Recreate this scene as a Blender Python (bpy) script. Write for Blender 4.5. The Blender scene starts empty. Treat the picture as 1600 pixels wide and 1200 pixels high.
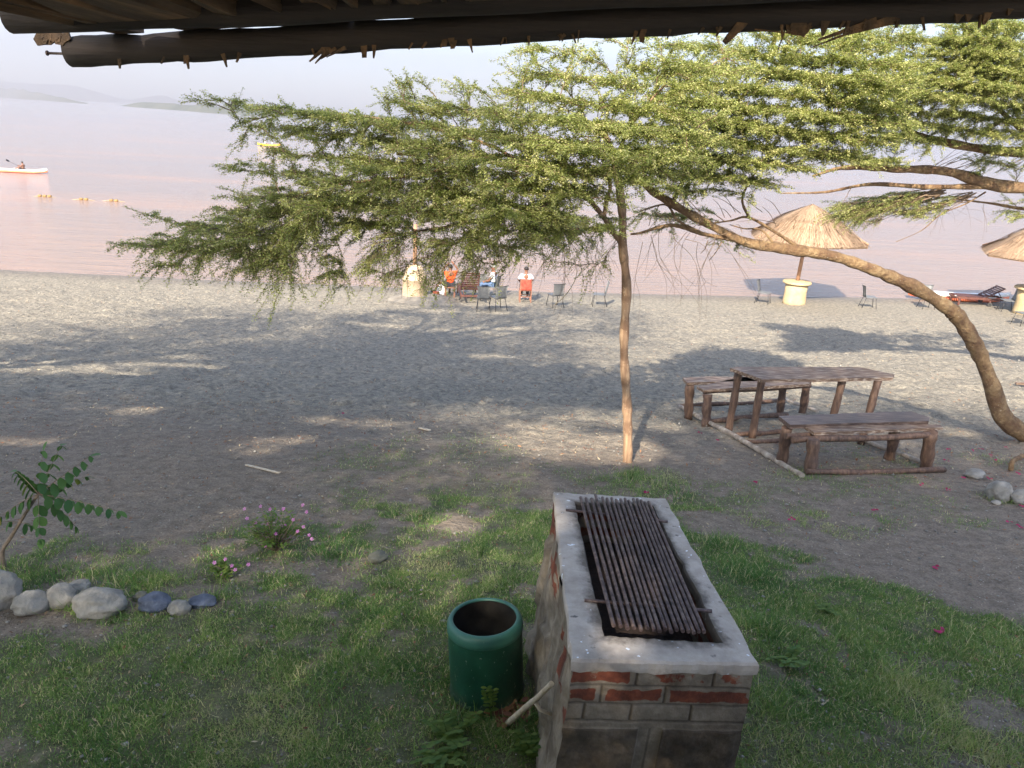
import bpy, bmesh, math, random
import numpy as np
from mathutils import Vector, Matrix, Quaternion
random.seed(7); RNG = np.random.default_rng(11)
S = bpy.context.scene
COL = S.collection
R = math.radians
PI = math.pi

# ------------------------------------------------------------------ camera
W0, H0, F0 = 1600.0, 1200.0, 1186.0
PITCH, ROLL, CZ = math.atan(413.5/F0), R(2.6), 6.5
fw = np.array([0, math.cos(PITCH), -math.sin(PITCH)])
u0 = np.array([0, math.sin(PITCH), math.cos(PITCH)])
r0 = np.array([1.0, 0, 0])
RT = math.cos(ROLL)*r0 + math.sin(ROLL)*u0
UP = -math.sin(ROLL)*r0 + math.cos(ROLL)*u0
CAM = np.array([0, 0, CZ])

def ray(px, py):
    return fw + RT*((px-W0/2)/F0) + UP*((H0/2-py)/F0)
def at(px, py, Y):
    d = ray(px, py); return CAM + d*(Y/d[1])
def onz(px, py, z):
    d = ray(px, py); return CAM + d*((z-CZ)/d[2])
def proj(p):
    q = np.asarray(p)-CAM; dz = q@fw
    return (W0/2+F0*(q@RT)/dz, H0/2-F0*(q@UP)/dz)

# ------------------------------------------------------------------ noise
_PERM = np.random.default_rng(5).random((257, 257))
def vnoise(x, y):
    x = np.asarray(x, float); y = np.asarray(y, float)
    xi = np.floor(x).astype(int); yi = np.floor(y).astype(int)
    fx = x-xi; fy = y-yi
    fx = fx*fx*(3-2*fx); fy = fy*fy*(3-2*fy)
    a = _PERM[xi % 256, yi % 256]; b = _PERM[(xi+1) % 256, yi % 256]
    c = _PERM[xi % 256, (yi+1) % 256]; d = _PERM[(xi+1) % 256, (yi+1) % 256]
    return (a*(1-fx)+b*fx)*(1-fy)+(c*(1-fx)+d*fx)*fy
def fbm(x, y, o=4):
    s = 0; a = .5; t = 0
    for i in range(o):
        s = s+a*vnoise(x*2**i+17.3*i, y*2**i+9.1*i); t += a; a *= .5
    return s/t

# ------------------------------------------------------------------ ground profile
GY = [-60, 0, 3, 4.2, 6, 8, 10, 14, 20, 26, 29.2, 31, 36, 60, 200, 10000]
GZ = [3.5, 3.48, 3.46, 3.38, 3.12, 2.80, 2.40, 1.62, .74, .20, 0.0, -.12, -.5, -2.2, -3.5, -4]
_SH = [onz(*p, 0.0) for p in ((-300, 405), (0, 421), (300, 436), (620, 449), (900, 457), (1180, 462.5), (1480, 467), (1800, 471))]
_SX = np.array([p[0] for p in _SH]); _SS = np.array([p[1] for p in _SH])-29.2
def gbase(x, y):
    # smoothed profile, bent so that the waterline runs as the beach does
    z = 0; x = np.asarray(x, float); y = np.asarray(y, float)
    y = y-np.interp(x, _SX, _SS)*np.clip((y-12)/16, 0, 1)
    for o in (-.6, 0, .6): z = z+np.interp(np.asarray(y, float)+o, GY, GZ)/3
    return z
def gz(x, y):
    x = np.asarray(x, float); y = np.asarray(y, float)
    fade = np.clip((40-y)/12, 0, 1)*np.clip((y+8)/6, 0, 1)
    return gbase(x, y)+fade*((fbm(x*.35, y*.35, 3)-.5)*.10*np.clip((29-y)/6, .15, 1))
def gnd(px, py):
    d = ray(px, py); t = .5
    while t < 3000:
        p = CAM+d*t
        if p[2] <= gz(p[0], p[1]): break
        t += .02+t*.002
    lo, hi = t-.1-t*.003, t
    for _ in range(30):
        m = (lo+hi)/2; p = CAM+d*m
        if p[2] <= gz(p[0], p[1]): hi = m
        else: lo = m
    p = CAM+d*hi
    return np.array([p[0], p[1], float(gz(p[0], p[1]))])

# ------------------------------------------------------------------ materials
def mat(name):
    m = bpy.data.materials.new(name); m.use_nodes = True
    nt = m.node_tree; b = nt.nodes['Principled BSDF']
    return m, nt, b
def nd(nt, t, **kw):
    n = nt.nodes.new(t)
    for k, v in kw.items():
        if k.startswith('i_'): n.inputs[k[2:]].default_value = v
        else: setattr(n, k, v)
    return n
def ramp(nt, fac, stops):
    r = nt.nodes.new('ShaderNodeValToRGB')
    e = r.color_ramp.elements
    while len(e) < len(stops): e.new(.5)
    for k, (p, c) in enumerate(stops):
        e[k].position = p; e[k].color = (*c, 1) if len(c) == 3 else c
    nt.links.new(fac, r.inputs[0]); return r.outputs[0]
def noise(nt, scale, det=4, rough=.55, vec=None, dist=0):
    n = nt.nodes.new('ShaderNodeTexNoise'); n.inputs['Scale'].default_value = scale
    n.inputs['Detail'].default_value = det; n.inputs['Roughness'].default_value = rough
    n.inputs['Distortion'].default_value = dist
    if vec is not None: nt.links.new(vec, n.inputs['Vector'])
    return n.outputs['Fac']
def objvec(nt, scale=(1, 1, 1), kind='Object'):
    tc = nt.nodes.new('ShaderNodeTexCoord'); mp = nt.nodes.new('ShaderNodeMapping')
    mp.inputs['Scale'].default_value = scale
    nt.links.new(tc.outputs[kind], mp.inputs[0]); return mp.outputs[0]
def mixc(nt, f, a, b, mode='MIX'):
    m = nt.nodes.new('ShaderNodeMix'); m.data_type = 'RGBA'; m.blend_type = mode
    for s, k in ((f, 0), (a, 6), (b, 7)):
        if isinstance(s, (int, float)): m.inputs[k].default_value = s
        elif isinstance(s, tuple): m.inputs[k].default_value = (*s[:3], 1)
        else: nt.links.new(s, m.inputs[k])
    return m.outputs[2]
def mth(nt, op, a, b=0.0, clamp=False):
    m = nt.nodes.new('ShaderNodeMath'); m.operation = op; m.use_clamp = clamp
    for s, k in ((a, 0), (b, 1)):
        if isinstance(s, (int, float)): m.inputs[k].default_value = s
        else: nt.links.new(s, m.inputs[k])
    return m.outputs[0]
def bump(nt, b, h, st=.5, dist=.01):
    n = nt.nodes.new('ShaderNodeBump'); n.inputs['Strength'].default_value = st
    n.inputs['Distance'].default_value = dist
    nt.links.new(h, n.inputs['Height']); nt.links.new(n.outputs[0], b.inputs['Normal']); return n
def attr(nt, name):
    a = nt.nodes.new('ShaderNodeAttribute'); a.attribute_name = name; return a
def simple(name, c1, c2, scale=8, rough=.8, bst=.3, bd=.005, stretch=(1, 1, 1), metal=0, c3=None, det=6):
    m, nt, b = mat(name); v = objvec(nt, stretch)
    n = noise(nt, scale, det, .6, v)
    st = [(.3, c1), (.7, c2)] if c3 is None else [(.28, c1), (.5, c2), (.72, c3)]
    nt.links.new(ramp(nt, n, st), b.inputs['Base Color'])
    b.inputs['Roughness'].default_value = rough; b.inputs['Metallic'].default_value = metal
    if bst: bump(nt, b, noise(nt, scale*3.5, 5, .65, v), bst, bd)
    return m

M = {}
# ---- ground
m, nt, b = mat('sand_and_soil'); v = objvec(nt)
geo = nt.nodes.new('ShaderNodeNewGeometry')
n1 = noise(nt, .9, 5, .6, v); n2 = noise(nt, 9, 6, .7, v); n3 = noise(nt, 60, 4, .7, v)
sand = ramp(nt, n2, [(.30, (.125, .115, .10)), (.5, (.26, .236, .19)), (.70, (.40, .36, .28))])
dirt = ramp(nt, n2, [(.25, (.15, .122, .095)), (.5, (.25, .205, .16)), (.78, (.36, .30, .235))])
lawn = ramp(nt, n2, [(.25, (.08, .09, .045)), (.55, (.15, .155, .085)), (.8, (.30, .26, .19))])
c = mixc(nt, attr(nt, 'dirt').outputs['Fac'], sand, dirt)
c = mixc(nt, attr(nt, 'lawn').outputs['Fac'], c, lawn)
c = mixc(nt, .55, c, ramp(nt, n3, [(.32, (.35, .35, .35)), (.60, (1.3, 1.3, 1.3))]), 'MULTIPLY')
vor = nt.nodes.new('ShaderNodeTexVoronoi'); vor.inputs['Scale'].default_value = 38
nt.links.new(v, vor.inputs['Vector'])
peb = mth(nt, 'LESS_THAN', vor.outputs['Distance'], .19)
sel = nt.nodes.new('ShaderNodeSeparateColor'); nt.links.new(vor.outputs['Color'], sel.inputs[0])
peb = mth(nt, 'MULTIPLY', peb, mth(nt, 'GREATER_THAN', sel.outputs[0], .62))
pc = ramp(nt, sel.outputs[1], [(.0, (.07, .065, .06)), (.45, (.30, .27, .23)), (.9, (.62, .58, .50))])
c = mixc(nt, peb, c, pc)
wet = attr(nt, 'wet').outputs['Fac']
c = mixc(nt, mth(nt, 'MULTIPLY', wet, .6), c, (.12, .095, .075))
nt.links.new(c, b.inputs['Base Color'])
nt.links.new(mth(nt, 'SUBTRACT', .95, mth(nt, 'MULTIPLY', wet, .5)), b.inputs['Roughness'])
b.inputs['Specular IOR Level'].default_value = .25
n5 = noise(nt, 5.5, 3, .6, v)
h = mth(nt, 'ADD', mth(nt, 'MULTIPLY', n2, .8), mth(nt, 'MULTIPLY', n3, .22))
h = mth(nt, 'ADD', h, mth(nt, 'MULTIPLY', n5, .7))
h = mth(nt, 'ADD', h, mth(nt, 'MULTIPLY', peb, .12))
bump(nt, b, h, 1.0, .08)
M['ground'] = m
# ---- water
m, nt, b = mat('muddy_water'); v = objvec(nt, (.5, 2.4, 1)); vs = objvec(nt, (.02, .13, 1))
n1 = noise(nt, 1, 4, .6, vs)
_xyz = nt.nodes.new('ShaderNodeSeparateXYZ'); nt.links.new(objvec(nt), _xyz.inputs[0])
sh_ = ramp(nt, mth(nt, 'MULTIPLY', _xyz.outputs[1], .01), [(.28, (1, 1, 1)), (.75, (0, 0, 0))])
wc_ = (ramp(nt, n1, [(.30, (.18, .145, .13)), (.52, (.205, .155, .13)), (.74, (.27, .17, .12))]))
nt.links.new(mixc(nt, mth(nt, 'MULTIPLY', sh_, .3), wc_, (.34, .215, .135)), b.inputs['Base Color'])
b.inputs['Roughness'].default_value = .16; b.inputs['IOR'].default_value = 1.33
w1 = noise(nt, 1.5, 5, .62, v, .3); w2 = noise(nt, .35, 3, .5, v)
bump(nt, b, mth(nt, 'ADD', w1, w2), .6, .2)
M['water'] = m
M['hill'] = simple('hill_scrub', (.045, .06, .05), (.10, .105, .08), .02, .95, 0)
# ---- foliage
def leafmat(name, ca, cb, tr=.35, cc=None):
    m, nt, b = mat(name)
    a = attr(nt, 'tint').outputs['Fac']
    col = ramp(nt, a, [(0, ca), (1, cb)] if cc is None else [(0, ca), (.6, cb), (.93, cc)])
    nt.links.new(col, b.inputs['Base Color']); b.inputs['Roughness'].default_value = .55
    b.inputs['Specular IOR Level'].default_value = .3
    t = nt.nodes.new('ShaderNodeBsdfTranslucent')
    nt.links.new(mixc(nt, 1.0, col, (1.25, 1.3, .6), 'MULTIPLY'), t.inputs['Color'])
    x = nt.nodes.new('ShaderNodeMixShader'); x.inputs[0].default_value = tr
    nt.links.new(b.outputs[0], x.inputs[1]); nt.links.new(t.outputs[0], x.inputs[2])
    nt.links.new(x.outputs[0], nt.nodes['Material Output'].inputs['Surface'])
    return m
M['acacia'] = leafmat('acacia_leaf', (.10, .145, .035), (.36, .39, .14), .38, (.60, .57, .30))
M['grass'] = leafmat('grass_blade', (.09, .195, .055), (.24, .345, .11), .35, (.58, .52, .33))
M['broad'] = leafmat('glossy_leaf', (.035, .10, .035), (.09, .18, .05), .25, (.35, .28, .04))
M['herb'] = leafmat('herb_leaf', (.075, .15, .035), (.20, .27, .06), .3)
M['petal'] = leafmat('pink_petal', (.42, .14, .42), (.60, .30, .56), .3)
M['magenta'] = leafmat('magenta_petal', (.30, .015, .07), (.48, .03, .15), .3)
M['eye'] = simple('flower_eye', (.45, .02, .14), (.5, .03, .16), 5, .7, 0)
M['deadleaf'] = leafmat('dead_leaf', (.14, .05, .03), (.30, .16, .08), .1, (.5, .42, .28))
M['bark'] = simple('acacia_bark', (.09, .052, .028), (.22, .14, .07), 7, .9, 1.0, .05, (1, 1, 1), c3=(.33, .24, .13))
M['twig'] = simple('twig_bark', (.09, .06, .04), (.2, .14, .09), 20, .9, 0)
M['slenderbark'] = simple('pole_bark', (.15, .09, .055), (.28, .18, .11), 20, .9, .6, .01, (1, 1, .12), c3=(.45, .32, .2))
M['stem'] = simple('sapling_stem', (.13, .10, .07), (.27, .2, .14), 30, .85, .4, .003)
for nm_ in ('bark', 'slenderbark'):
    m = M[nm_]; nt = m.node_tree; b = nt.nodes['Principled BSDF']; v = objvec(nt)
    src = b.inputs['Base Color'].links[0].from_socket
    f = ramp(nt, noise(nt, 4.5, 5, .6, v, .8), [(.46, (0, 0, 0)), (.56, (1, 1, 1))])
    c = mixc(nt, mth(nt, 'MULTIPLY', f, .6), src, (.10, .05, .028))
    c = mixc(nt, ramp(nt, noise(nt, 38, 3, .6, v), [(.66, (0, 0, 0)), (.70, (.7, .7, .7))]), c, (.42, .36, .27))
    nt.links.new(c, b.inputs['Base Color'])
# ---- timber
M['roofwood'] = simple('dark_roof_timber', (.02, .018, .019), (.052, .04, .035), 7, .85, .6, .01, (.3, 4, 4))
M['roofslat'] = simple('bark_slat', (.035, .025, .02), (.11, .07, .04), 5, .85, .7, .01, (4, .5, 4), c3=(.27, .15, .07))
M['straw'] = simple('roof_straw', (.25, .18, .10), (.45, .34, .2), 8, .95, .4)
M['weathered'] = simple('weathered_plank', (.045, .028, .020), (.14, .09, .062), 5, .6, .5, .004, (1, 9, 9), c3=(.44, .38, .32))
M['darkplank'] = simple('dark_plank', (.03, .02, .019), (.07, .046, .038), 5, .42, .4, .004, (1, 9, 9), c3=(.20, .15, .125))
M['postwood'] = simple('round_post', (.045, .026, .02), (.11, .065, .045), 9, .7, .7, .01, (3, 3, .6), c3=(.21, .13, .09))
M['rail'] = simple('ground_rail', (.10, .08, .065), (.30, .25, .2), 7, .85, .6, .01, (1, 1, 1), c3=(.55, .50, .42))
M['lounger'] = simple('red_brown_timber', (.06, .022, .018), (.14, .055, .04), 8, .6, .3)
M['paletimber'] = simple('pale_timber', (.38, .31, .22), (.62, .54, .42), 20, .8, .3)
# ---- masonry
m, nt, b = mat('barbecue_masonry'); v = objvec(nt)
n1 = noise(nt, 9, 7, .65, v); n2 = noise(nt, 45, 5, .7, v)
cem = ramp(nt, n1, [(.25, (.10, .082, .06)), (.5, (.22, .185, .14)), (.78, (.38, .33, .26))])
brk = ramp(nt, n1, [(.28, (.045, .018, .012)), (.5, (.17, .045, .022)), (.75, (.34, .10, .045))])
stn = ramp(nt, n1, [(.25, (.035, .028, .022)), (.5, (.11, .085, .06)), (.75, (.22, .17, .12))])
ra = attr(nt, 'red').outputs['Fac']; sa = attr(nt, 'rough').outputs['Fac']
f = mth(nt, 'ADD', ra, mth(nt, 'MULTIPLY', mth(nt, 'SUBTRACT', noise(nt, 14, 5, .6, v), .5), 1.3))
f = ramp(nt, f, [(.46, (0, 0, 0)), (.56, (1, 1, 1))])
c = mixc(nt, f, cem, brk)
c = mixc(nt, ramp(nt, mth(nt, 'ADD', sa, mth(nt, 'MULTIPLY', mth(nt, 'SUBTRACT', n1, .5), .9)), [(.42, (0, 0, 0)), (.58, (1, 1, 1))]), c, stn)
c = mixc(nt, mth(nt, 'MULTIPLY', attr(nt, 'joint').outputs['Fac'], .55), c, (.035, .028, .022))
gr = ramp(nt, noise(nt, 3.2, 5, .65, v), [(.42, (1, 1, 1)), (.66, (.42, .36, .30))])
c = mixc(nt, .8, c, gr, 'MULTIPLY')
nt.links.new(c, b.inputs['Base Color']); b.inputs['Roughness'].default_value = .92
bump(nt, b, mth(nt, 'ADD', n1, mth(nt, 'MULTIPLY', n2, .5)), .8, .014)
M['masonry'] = m
m, nt, b = mat('concrete_rim'); v = objvec(nt)
n1 = noise(nt, 7, 7, .65, v); n2 = noise(nt, 70, 4, .7, v); n3 = noise(nt, 26, 2, .5, v)
c = ramp(nt, n1, [(.25, (.23, .20, .17)), (.5, (.39, .345, .30)), (.75, (.54, .49, .43))])
c = mixc(nt, ramp(nt, n3, [(.69, (0, 0, 0)), (.71, (1, 1, 1))]), c, (.75, .78, .82))
c = mixc(nt, ramp(nt, noise(nt, 17, 3, .5, v), [(.66, (0, 0, 0)), (.74, (1, 1, 1))]), c, (.12, .11, .10))
c = mixc(nt, ramp(nt, mth(nt, 'ADD', attr(nt, 'soot').outputs['Fac'], mth(nt, 'MULTIPLY', mth(nt, 'SUBTRACT', noise(nt, 11, 6, .7, v), .5), 1.5)), [(.30, (0, 0, 0)), (.75, (.85, .85, .85))]), c, (.09, .075, .06))
nt.links.new(c, b.inputs['Base Color']); b.inputs['Roughness'].default_value = .9
bump(nt, b, mth(nt, 'ADD', n1, mth(nt, 'MULTIPLY', n2, .4)), .5, .008)
M['concrete'] = m
M['soot'] = simple('sooty_inside', (.012, .009, .008), (.06, .035, .025), 12, .95, .8, .02)
M['iron'] = simple('rusty_bar', (.035, .025, .026), (.11, .075, .07), 30, .5, .4, .002, metal=.5, c3=(.24, .18, .15))
M['ivory'] = simple('white_paint_dab', (.7, .7, .7), (.8, .8, .8), 30, .7, 0)
M['stone'] = simple('grey_boulder', (.13, .125, .11), (.26, .25, .225), 6, .95, .9, .02, c3=(.38, .365, .33))
M['bluestone'] = simple('blue_rock', (.035, .043, .065), (.09, .11, .16), 9, .7, .8, .02, c3=(.20, .23, .29))
M['brownstone'] = simple('mossy_rock', (.09, .09, .07), (.19, .19, .15), 9, .9, .6, .01)
m, nt, b = mat('green_paint'); v = objvec(nt)
n1 = noise(nt, 5, 5, .6, v); n2 = noise(nt, 60, 3, .6, objvec(nt, (1, 1, .5)))
c = ramp(nt, n1, [(.3, (.005, .045, .027)), (.7, (.011, .085, .05))])
c = mixc(nt, ramp(nt, n2, [(.665, (0, 0, 0)), (.70, (1, 1, 1))]), c, (.26, .32, .26))
zc = nt.nodes.new('ShaderNodeSeparateXYZ'); nt.links.new(v, zc.inputs[0])
mud = mth(nt, 'ADD', mth(nt, 'MULTIPLY', zc.outputs[2], -6.0), mth(nt, 'MULTIPLY', noise(nt, 9, 5, .7, v), 1.6))
c = mixc(nt, ramp(nt, mud, [(.35, (0, 0, 0)), (.9, (.75, .75, .75))]), c, (.10, .08, .055))
n4 = noise(nt, 3, 6, .7, v)
c = mixc(nt, mth(nt, 'MULTIPLY', ramp(nt, n4, [(.5, (0, 0, 0)), (.8, (1, 1, 1))]), .45), c, (.07, .15, .11))
c = mixc(nt, attr(nt, 'red').outputs['Fac'], c, (.045, .16, .125))
nt.links.new(c, b.inputs['Base Color']); b.inputs['Roughness'].default_value = .38
nt.links.new(mth(nt, 'ADD', .26, mth(nt, 'MULTIPLY', n4, .35)), b.inputs['Roughness'])
bump(nt, b, n4, .25, .01)
M['green'] = m
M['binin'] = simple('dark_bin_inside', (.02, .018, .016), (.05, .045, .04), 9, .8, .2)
M['pier'] = simple('yellow_render', (.38, .28, .15), (.50, .39, .23), 5, .9, .5, .01)
m, nt, b = mat('pale_stonework'); v = objvec(nt)
br = nt.nodes.new('ShaderNodeTexBrick'); br.inputs['Scale'].default_value = 4.2
br.inputs['Color1'].default_value = (.58, .44, .30, 1); br.inputs['Color2'].default_value = (.48, .36, .24, 1)
br.inputs['Mortar'].default_value = (.34, .27, .18, 1); br.inputs['Mortar Size'].default_value = .02
nt.links.new(attr(nt, 'UVMap').outputs['Vector'], br.inputs['Vector'])
nt.links.new(br.outputs['Color'], b.inputs['Base Color']); b.inputs['Roughness'].default_value = .9
bump(nt, b, noise(nt, 14, 5, .6, v), .4, .008)
M['stonework'] = m
M['cement'] = simple('cement_apron', (.18, .16, .13), (.28, .255, .21), 5, .95, .4, .01)
m, nt, b = mat('thatch_straw')
a = attr(nt, 'tint').outputs['Fac']
nt.links.new(ramp(nt, a, [(0, (.10, .06, .035)), (.5, (.26, .175, .11)), (1, (.42, .31, .21))]), b.inputs['Base Color'])
b.inputs['Roughness'].default_value = .9
M['thatch'] = m
M['polewood'] = simple('parasol_pole', (.25, .13, .08), (.42, .25, .15), 10, .8, .3)
M['chairmesh'] = simple('grey_chair_shell', (.10, .105, .11), (.17, .175, .175), 12, .55, .2)
M['chairleg'] = simple('dark_tube', (.03, .03, .032), (.06, .06, .065), 20, .4, 0, metal=.5)
M['redcloth'] = simple('red_towel', (.30, .035, .025), (.42, .10, .06), 9, .9, .4, .01)
M['orange'] = simple('orange_shirt', (.80, .08, .015), (.90, .13, .03), 8, .9, .3, .01)
M['white'] = simple('white_cloth', (.70, .72, .76), (.80, .81, .84), 8, .9, .3, .01)
M['blueprint'] = simple('blue_white_shirt', (.78, .80, .84), (.74, .78, .86), 13, .9, .2, .01, c3=(.16, .25, .55))
M['black'] = simple('black_cloth', (.012, .013, .018), (.03, .03, .04), 8, .9, .2)
M['denim'] = simple('denim', (.05, .09, .17), (.10, .16, .28), 14, .9, .2)
M['skin'] = simple('brown_skin', (.17, .075, .042), (.22, .10, .06), 6, .55, .05)
M['hair'] = simple('black_hair', (.008, .007, .006), (.02, .016, .014), 30, .7, .3)
M['cap'] = simple('grey_cap', (.22, .22, .21), (.33, .33, .31), 14, .9, .2)
M['hullwhite'] = simple('white_hull', (.74, .72, .68), (.8, .79, .76), 4, .35, 0)
M['hullred'] = simple('red_hull', (.75, .16, .07), (.82, .24, .12), 4, .4, 0)
M['hullyellow'] = simple('yellow_hull', (.85, .50, .03), (.9, .6, .05), 4, .4, 0)
M['buoy'] = simple('yellow_float', (.17, .10, .035), (.28, .17, .05), 6, .6, .2)
M['rope'] = simple('rope', (.25, .2, .13), (.4, .33, .2), 30, .9, .2)
M['darkwood'] = simple('brown_chair_wood', (.16, .07, .045), (.27, .13, .085), 9, .6, .2)
M['rubber'] = simple('rubber', (.03, .03, .03), (.05, .05, .05), 9, .8, 0)
M['deck'] = simple('terrace_screed', (.25, .22, .2), (.36, .33, .3), 4, .9, .3)

# ------------------------------------------------------------------ mesh builders
class MB:
    def __init__(s): s.v = []; s.f = []; s.sm = []; s.a = {}
    def add(s, vs, fs, smooth=False, **at_):
        o = len(s.v); s.v += [tuple(map(float, q)) for q in vs]
        s.f += [tuple(i+o for i in q) for q in fs]; s.sm += [smooth]*len(fs)
        for k, val in at_.items():
            L = s.a.setdefault(k, {})
            if hasattr(val, '__len__'):
                for i, x in enumerate(val): L[o+i] = x
            else:
                for i in range(len(vs)): L[o+i] = val
    def box(s, c, size, rot=None, bev=0.0, **k):
        hx, hy, hz = size[0]/2, size[1]/2, size[2]/2
        if bev <= 0:
            vs = [Vector((x, y, z)) for x in (-hx, hx) for y in (-hy, hy) for z in (-hz, hz)]
            fs = [(0, 1, 3, 2), (4, 6, 7, 5), (0, 4, 5, 1), (2, 3, 7, 6), (0, 2, 6, 4), (1, 5, 7, 3)]
        else:
            bm = bmesh.new(); bmesh.ops.create_cube(bm, size=1)
            for q in bm.verts: q.co = Vector((q.co.x*size[0], q.co.y*size[1], q.co.z*size[2]))
            bmesh.ops.bevel(bm, geom=bm.edges[:], offset=bev, segments=2, affect='EDGES')
            bm.verts.index_update()
            vs = [q.co.copy() for q in bm.verts]; fs = [tuple(q.index for q in p.verts) for p in bm.faces]; bm.free()
        Mx = rot if rot is not None else Matrix.Identity(3)
        c = Vector(c); s.add([Mx@q+c for q in vs], fs, False, **k)
    def tube(s, pts, rad, n=8, cap=True, jit=0, **k):
        pts = [Vector(p) for p in pts]; N = len(pts)
        if not hasattr(rad, '__len__'): rad = [rad]*N
        vs = []; fs = []; prev = None
        for i, p in enumerate(pts):
            t = (pts[min(i+1, N-1)]-pts[max(i-1, 0)]).normalized()
            if prev is None:
                a = t.orthogonal().normalized()
            else:
                a = (prev-t*prev.dot(t)); a = a.normalized() if a.length > 1e-6 else t.orthogonal().normalized()
            prev = a; b_ = t.cross(a)
            for j in range(n):
                an = 2*PI*j/n; rr = rad[i]*(1+jit*(random.random()-.5))
                vs.append(p+a*math.cos(an)*rr+b_*math.sin(an)*rr)
        for i in range(N-1):
            for j in range(n):
                fs.append((i*n+j, i*n+(j+1) % n, (i+1)*n+(j+1) % n, (i+1)*n+j))
        s.add(vs, fs, True, **k)
        if cap:
            o = len(s.v)-len(vs)
            s.f.append(tuple(o+j for j in range(n))[::-1]); s.sm.append(False)
            s.f.append(tuple(o+(N-1)*n+j for j in range(n))); s.sm.append(False)
    def lathe(s, prof, n=24, c=(0, 0, 0), smooth=True, sq=None, **k):
        vs = []; fs = []; N = len(prof)
        for (r, z) in prof:
            for j in range(n):
                an = 2*PI*j/n; vs.append((c[0]+r*math.cos(an), c[1]+r*math.sin(an), c[2]+z))
        for i in range(N-1):
            for j in range(n):
                fs.append((i*n+j, i*n+(j+1) % n, (i+1)*n+(j+1) % n, (i+1)*n+j))
        fs.append(tuple(range(n))[::-1]); fs.append(tuple((N-1)*n+j for j in range(n)))
        s.add(vs, fs, smooth, **k)
        s.sm[-1] = False; s.sm[-2] = False
    def sphere(s, c, r, n=10, m=7, **k):
        if not hasattr(r, '__len__'): r = (r, r, r)
        vs = [(c[0], c[1], c[2]-r[2])]; fs = []
        for i in range(1, m):
            th = -PI/2+PI*i/m
            for j in range(n):
                an = 2*PI*j/n
                vs.append((c[0]+r[0]*math.cos(th)*math.cos(an), c[1]+r[1]*math.cos(th)*math.sin(an), c[2]+r[2]*math.sin(th)))
        vs.append((c[0], c[1], c[2]+r[2])); L = len(vs)-1
        for j in range(n): fs.append((0, 1+(j+1) % n, 1+j)); fs.append((L, L-n+j, L-n+(j+1) % n))
        for i in range(m-2):
            for j in range(n):
                fs.append((1+i*n+j, 1+i*n+(j+1) % n, 1+(i+1)*n+(j+1) % n, 1+(i+1)*n+j))
        s.add(vs, fs, True, **k)
    def prism(s, top, thick, **k):
        """closed slab from a loop of top points, thickness downwards"""
        n = len(top); vs = [tuple(p) for p in top]+[(p[0], p[1], p[2]-thick) for p in top]
        fs = [tuple(range(n)), tuple(range(2*n-1, n-1, -1))]
        fs += [(i, n+i, n+(i+1) % n, (i+1) % n) for i in range(n)]
        s.add(vs, fs, False, **k)
    def build(s, name, m, parent=None, world=True, loc=None):
        me = bpy.data.meshes.new(name)
        o_ = Vector((0, 0, 0))
        if world and parent is not None:
            o_ = parent.matrix_world_loc if hasattr(parent, 'matrix_world_loc') else Vector(WLOC.get(parent.name, (0, 0, 0)))
        if parent is None and loc is not None: o_ = Vector(loc)
        vs = [(v_[0]-o_[0], v_[1]-o_[1], v_[2]-o_[2]) for v_ in s.v]
        me.from_pydata(vs, [], s.f); me.polygons.foreach_set('use_smooth', s.sm)
        for k, L in s.a.items():
            A = me.attributes.new(k, 'FLOAT', 'POINT')
            A.data.foreach_set('value', [float(L.get(i, 0)) for i in range(len(vs))])
        me.materials.append(m); me.update()
        ob = bpy.data.objects.new(name, me); COL.objects.link(ob)
        if parent is not None:
            ob.parent = parent
            WLOC[ob.name] = tuple(o_)
        else:
            ob.location = o_; WLOC[ob.name] = tuple(o_)
        return ob
WLOC = {}
def tag(o, label=None, cat=None, group=None, kind=None):
    if label: o['label'] = label
    if cat: o['category'] = cat
    if group: o['group'] = group
    if kind: o['kind'] = kind
    return o
def empty(name, loc, label, cat, group=None, rz=0):
    o = bpy.data.objects.new(name, None); COL.objects.link(o); o.location = loc; o.rotation_euler.z = rz
    o.empty_display_size = .2; WLOC[o.name] = tuple(map(float, loc))
    return tag(o, label, cat, group)
def copy_tree(o, parent=None):
    c = o.copy(); COL.objects.link(c); c.parent = parent
    for ch in list(o.children): copy_tree(ch, c)
    return c
def npmesh(name, V, Fq, m, parent=None, tint=None, smooth=False, loc=None, attrs=None):
    """V (n,3), Fq (k,s) faces all with s corners"""
    me = bpy.data.meshes.new(name)
    V = np.asarray(V, np.float32); Fq = np.asarray(Fq, np.int32)
    if parent is not None: V = V-np.array(WLOC[parent.name], np.float32)
    elif loc is not None: V = V-np.array(loc, np.float32)
    me.vertices.add(len(V)); me.vertices.foreach_set('co', V.ravel())
    k, sd = Fq.shape
    me.loops.add(k*sd); me.loops.foreach_set('vertex_index', Fq.ravel())
    me.polygons.add(k)
    me.polygons.foreach_set('loop_start', np.arange(0, k*sd, sd, dtype=np.int32))
    me.polygons.foreach_set('loop_total', np.full(k, sd, dtype=np.int32))
    me.update(calc_edges=True)
    if smooth: me.polygons.foreach_set('use_smooth', np.ones(k, bool))
    if tint is not None:
        A = me.attributes.new('tint', 'FLOAT', 'POINT'); A.data.foreach_set('value', np.asarray(tint, np.float32))
    for kk, vv in (attrs or {}).items():
        A = me.attributes.new(kk, 'FLOAT', 'POINT'); A.data.foreach_set('value', np.asarray(vv, np.float32))
    me.materials.append(m)
    ob = bpy.data.objects.new(name, me); COL.objects.link(ob)
    if parent is not None: ob.parent = parent; WLOC[ob.name] = WLOC[parent.name]
    elif loc is not None: ob.location = loc; WLOC[ob.name] = tuple(loc)
    return ob
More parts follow.
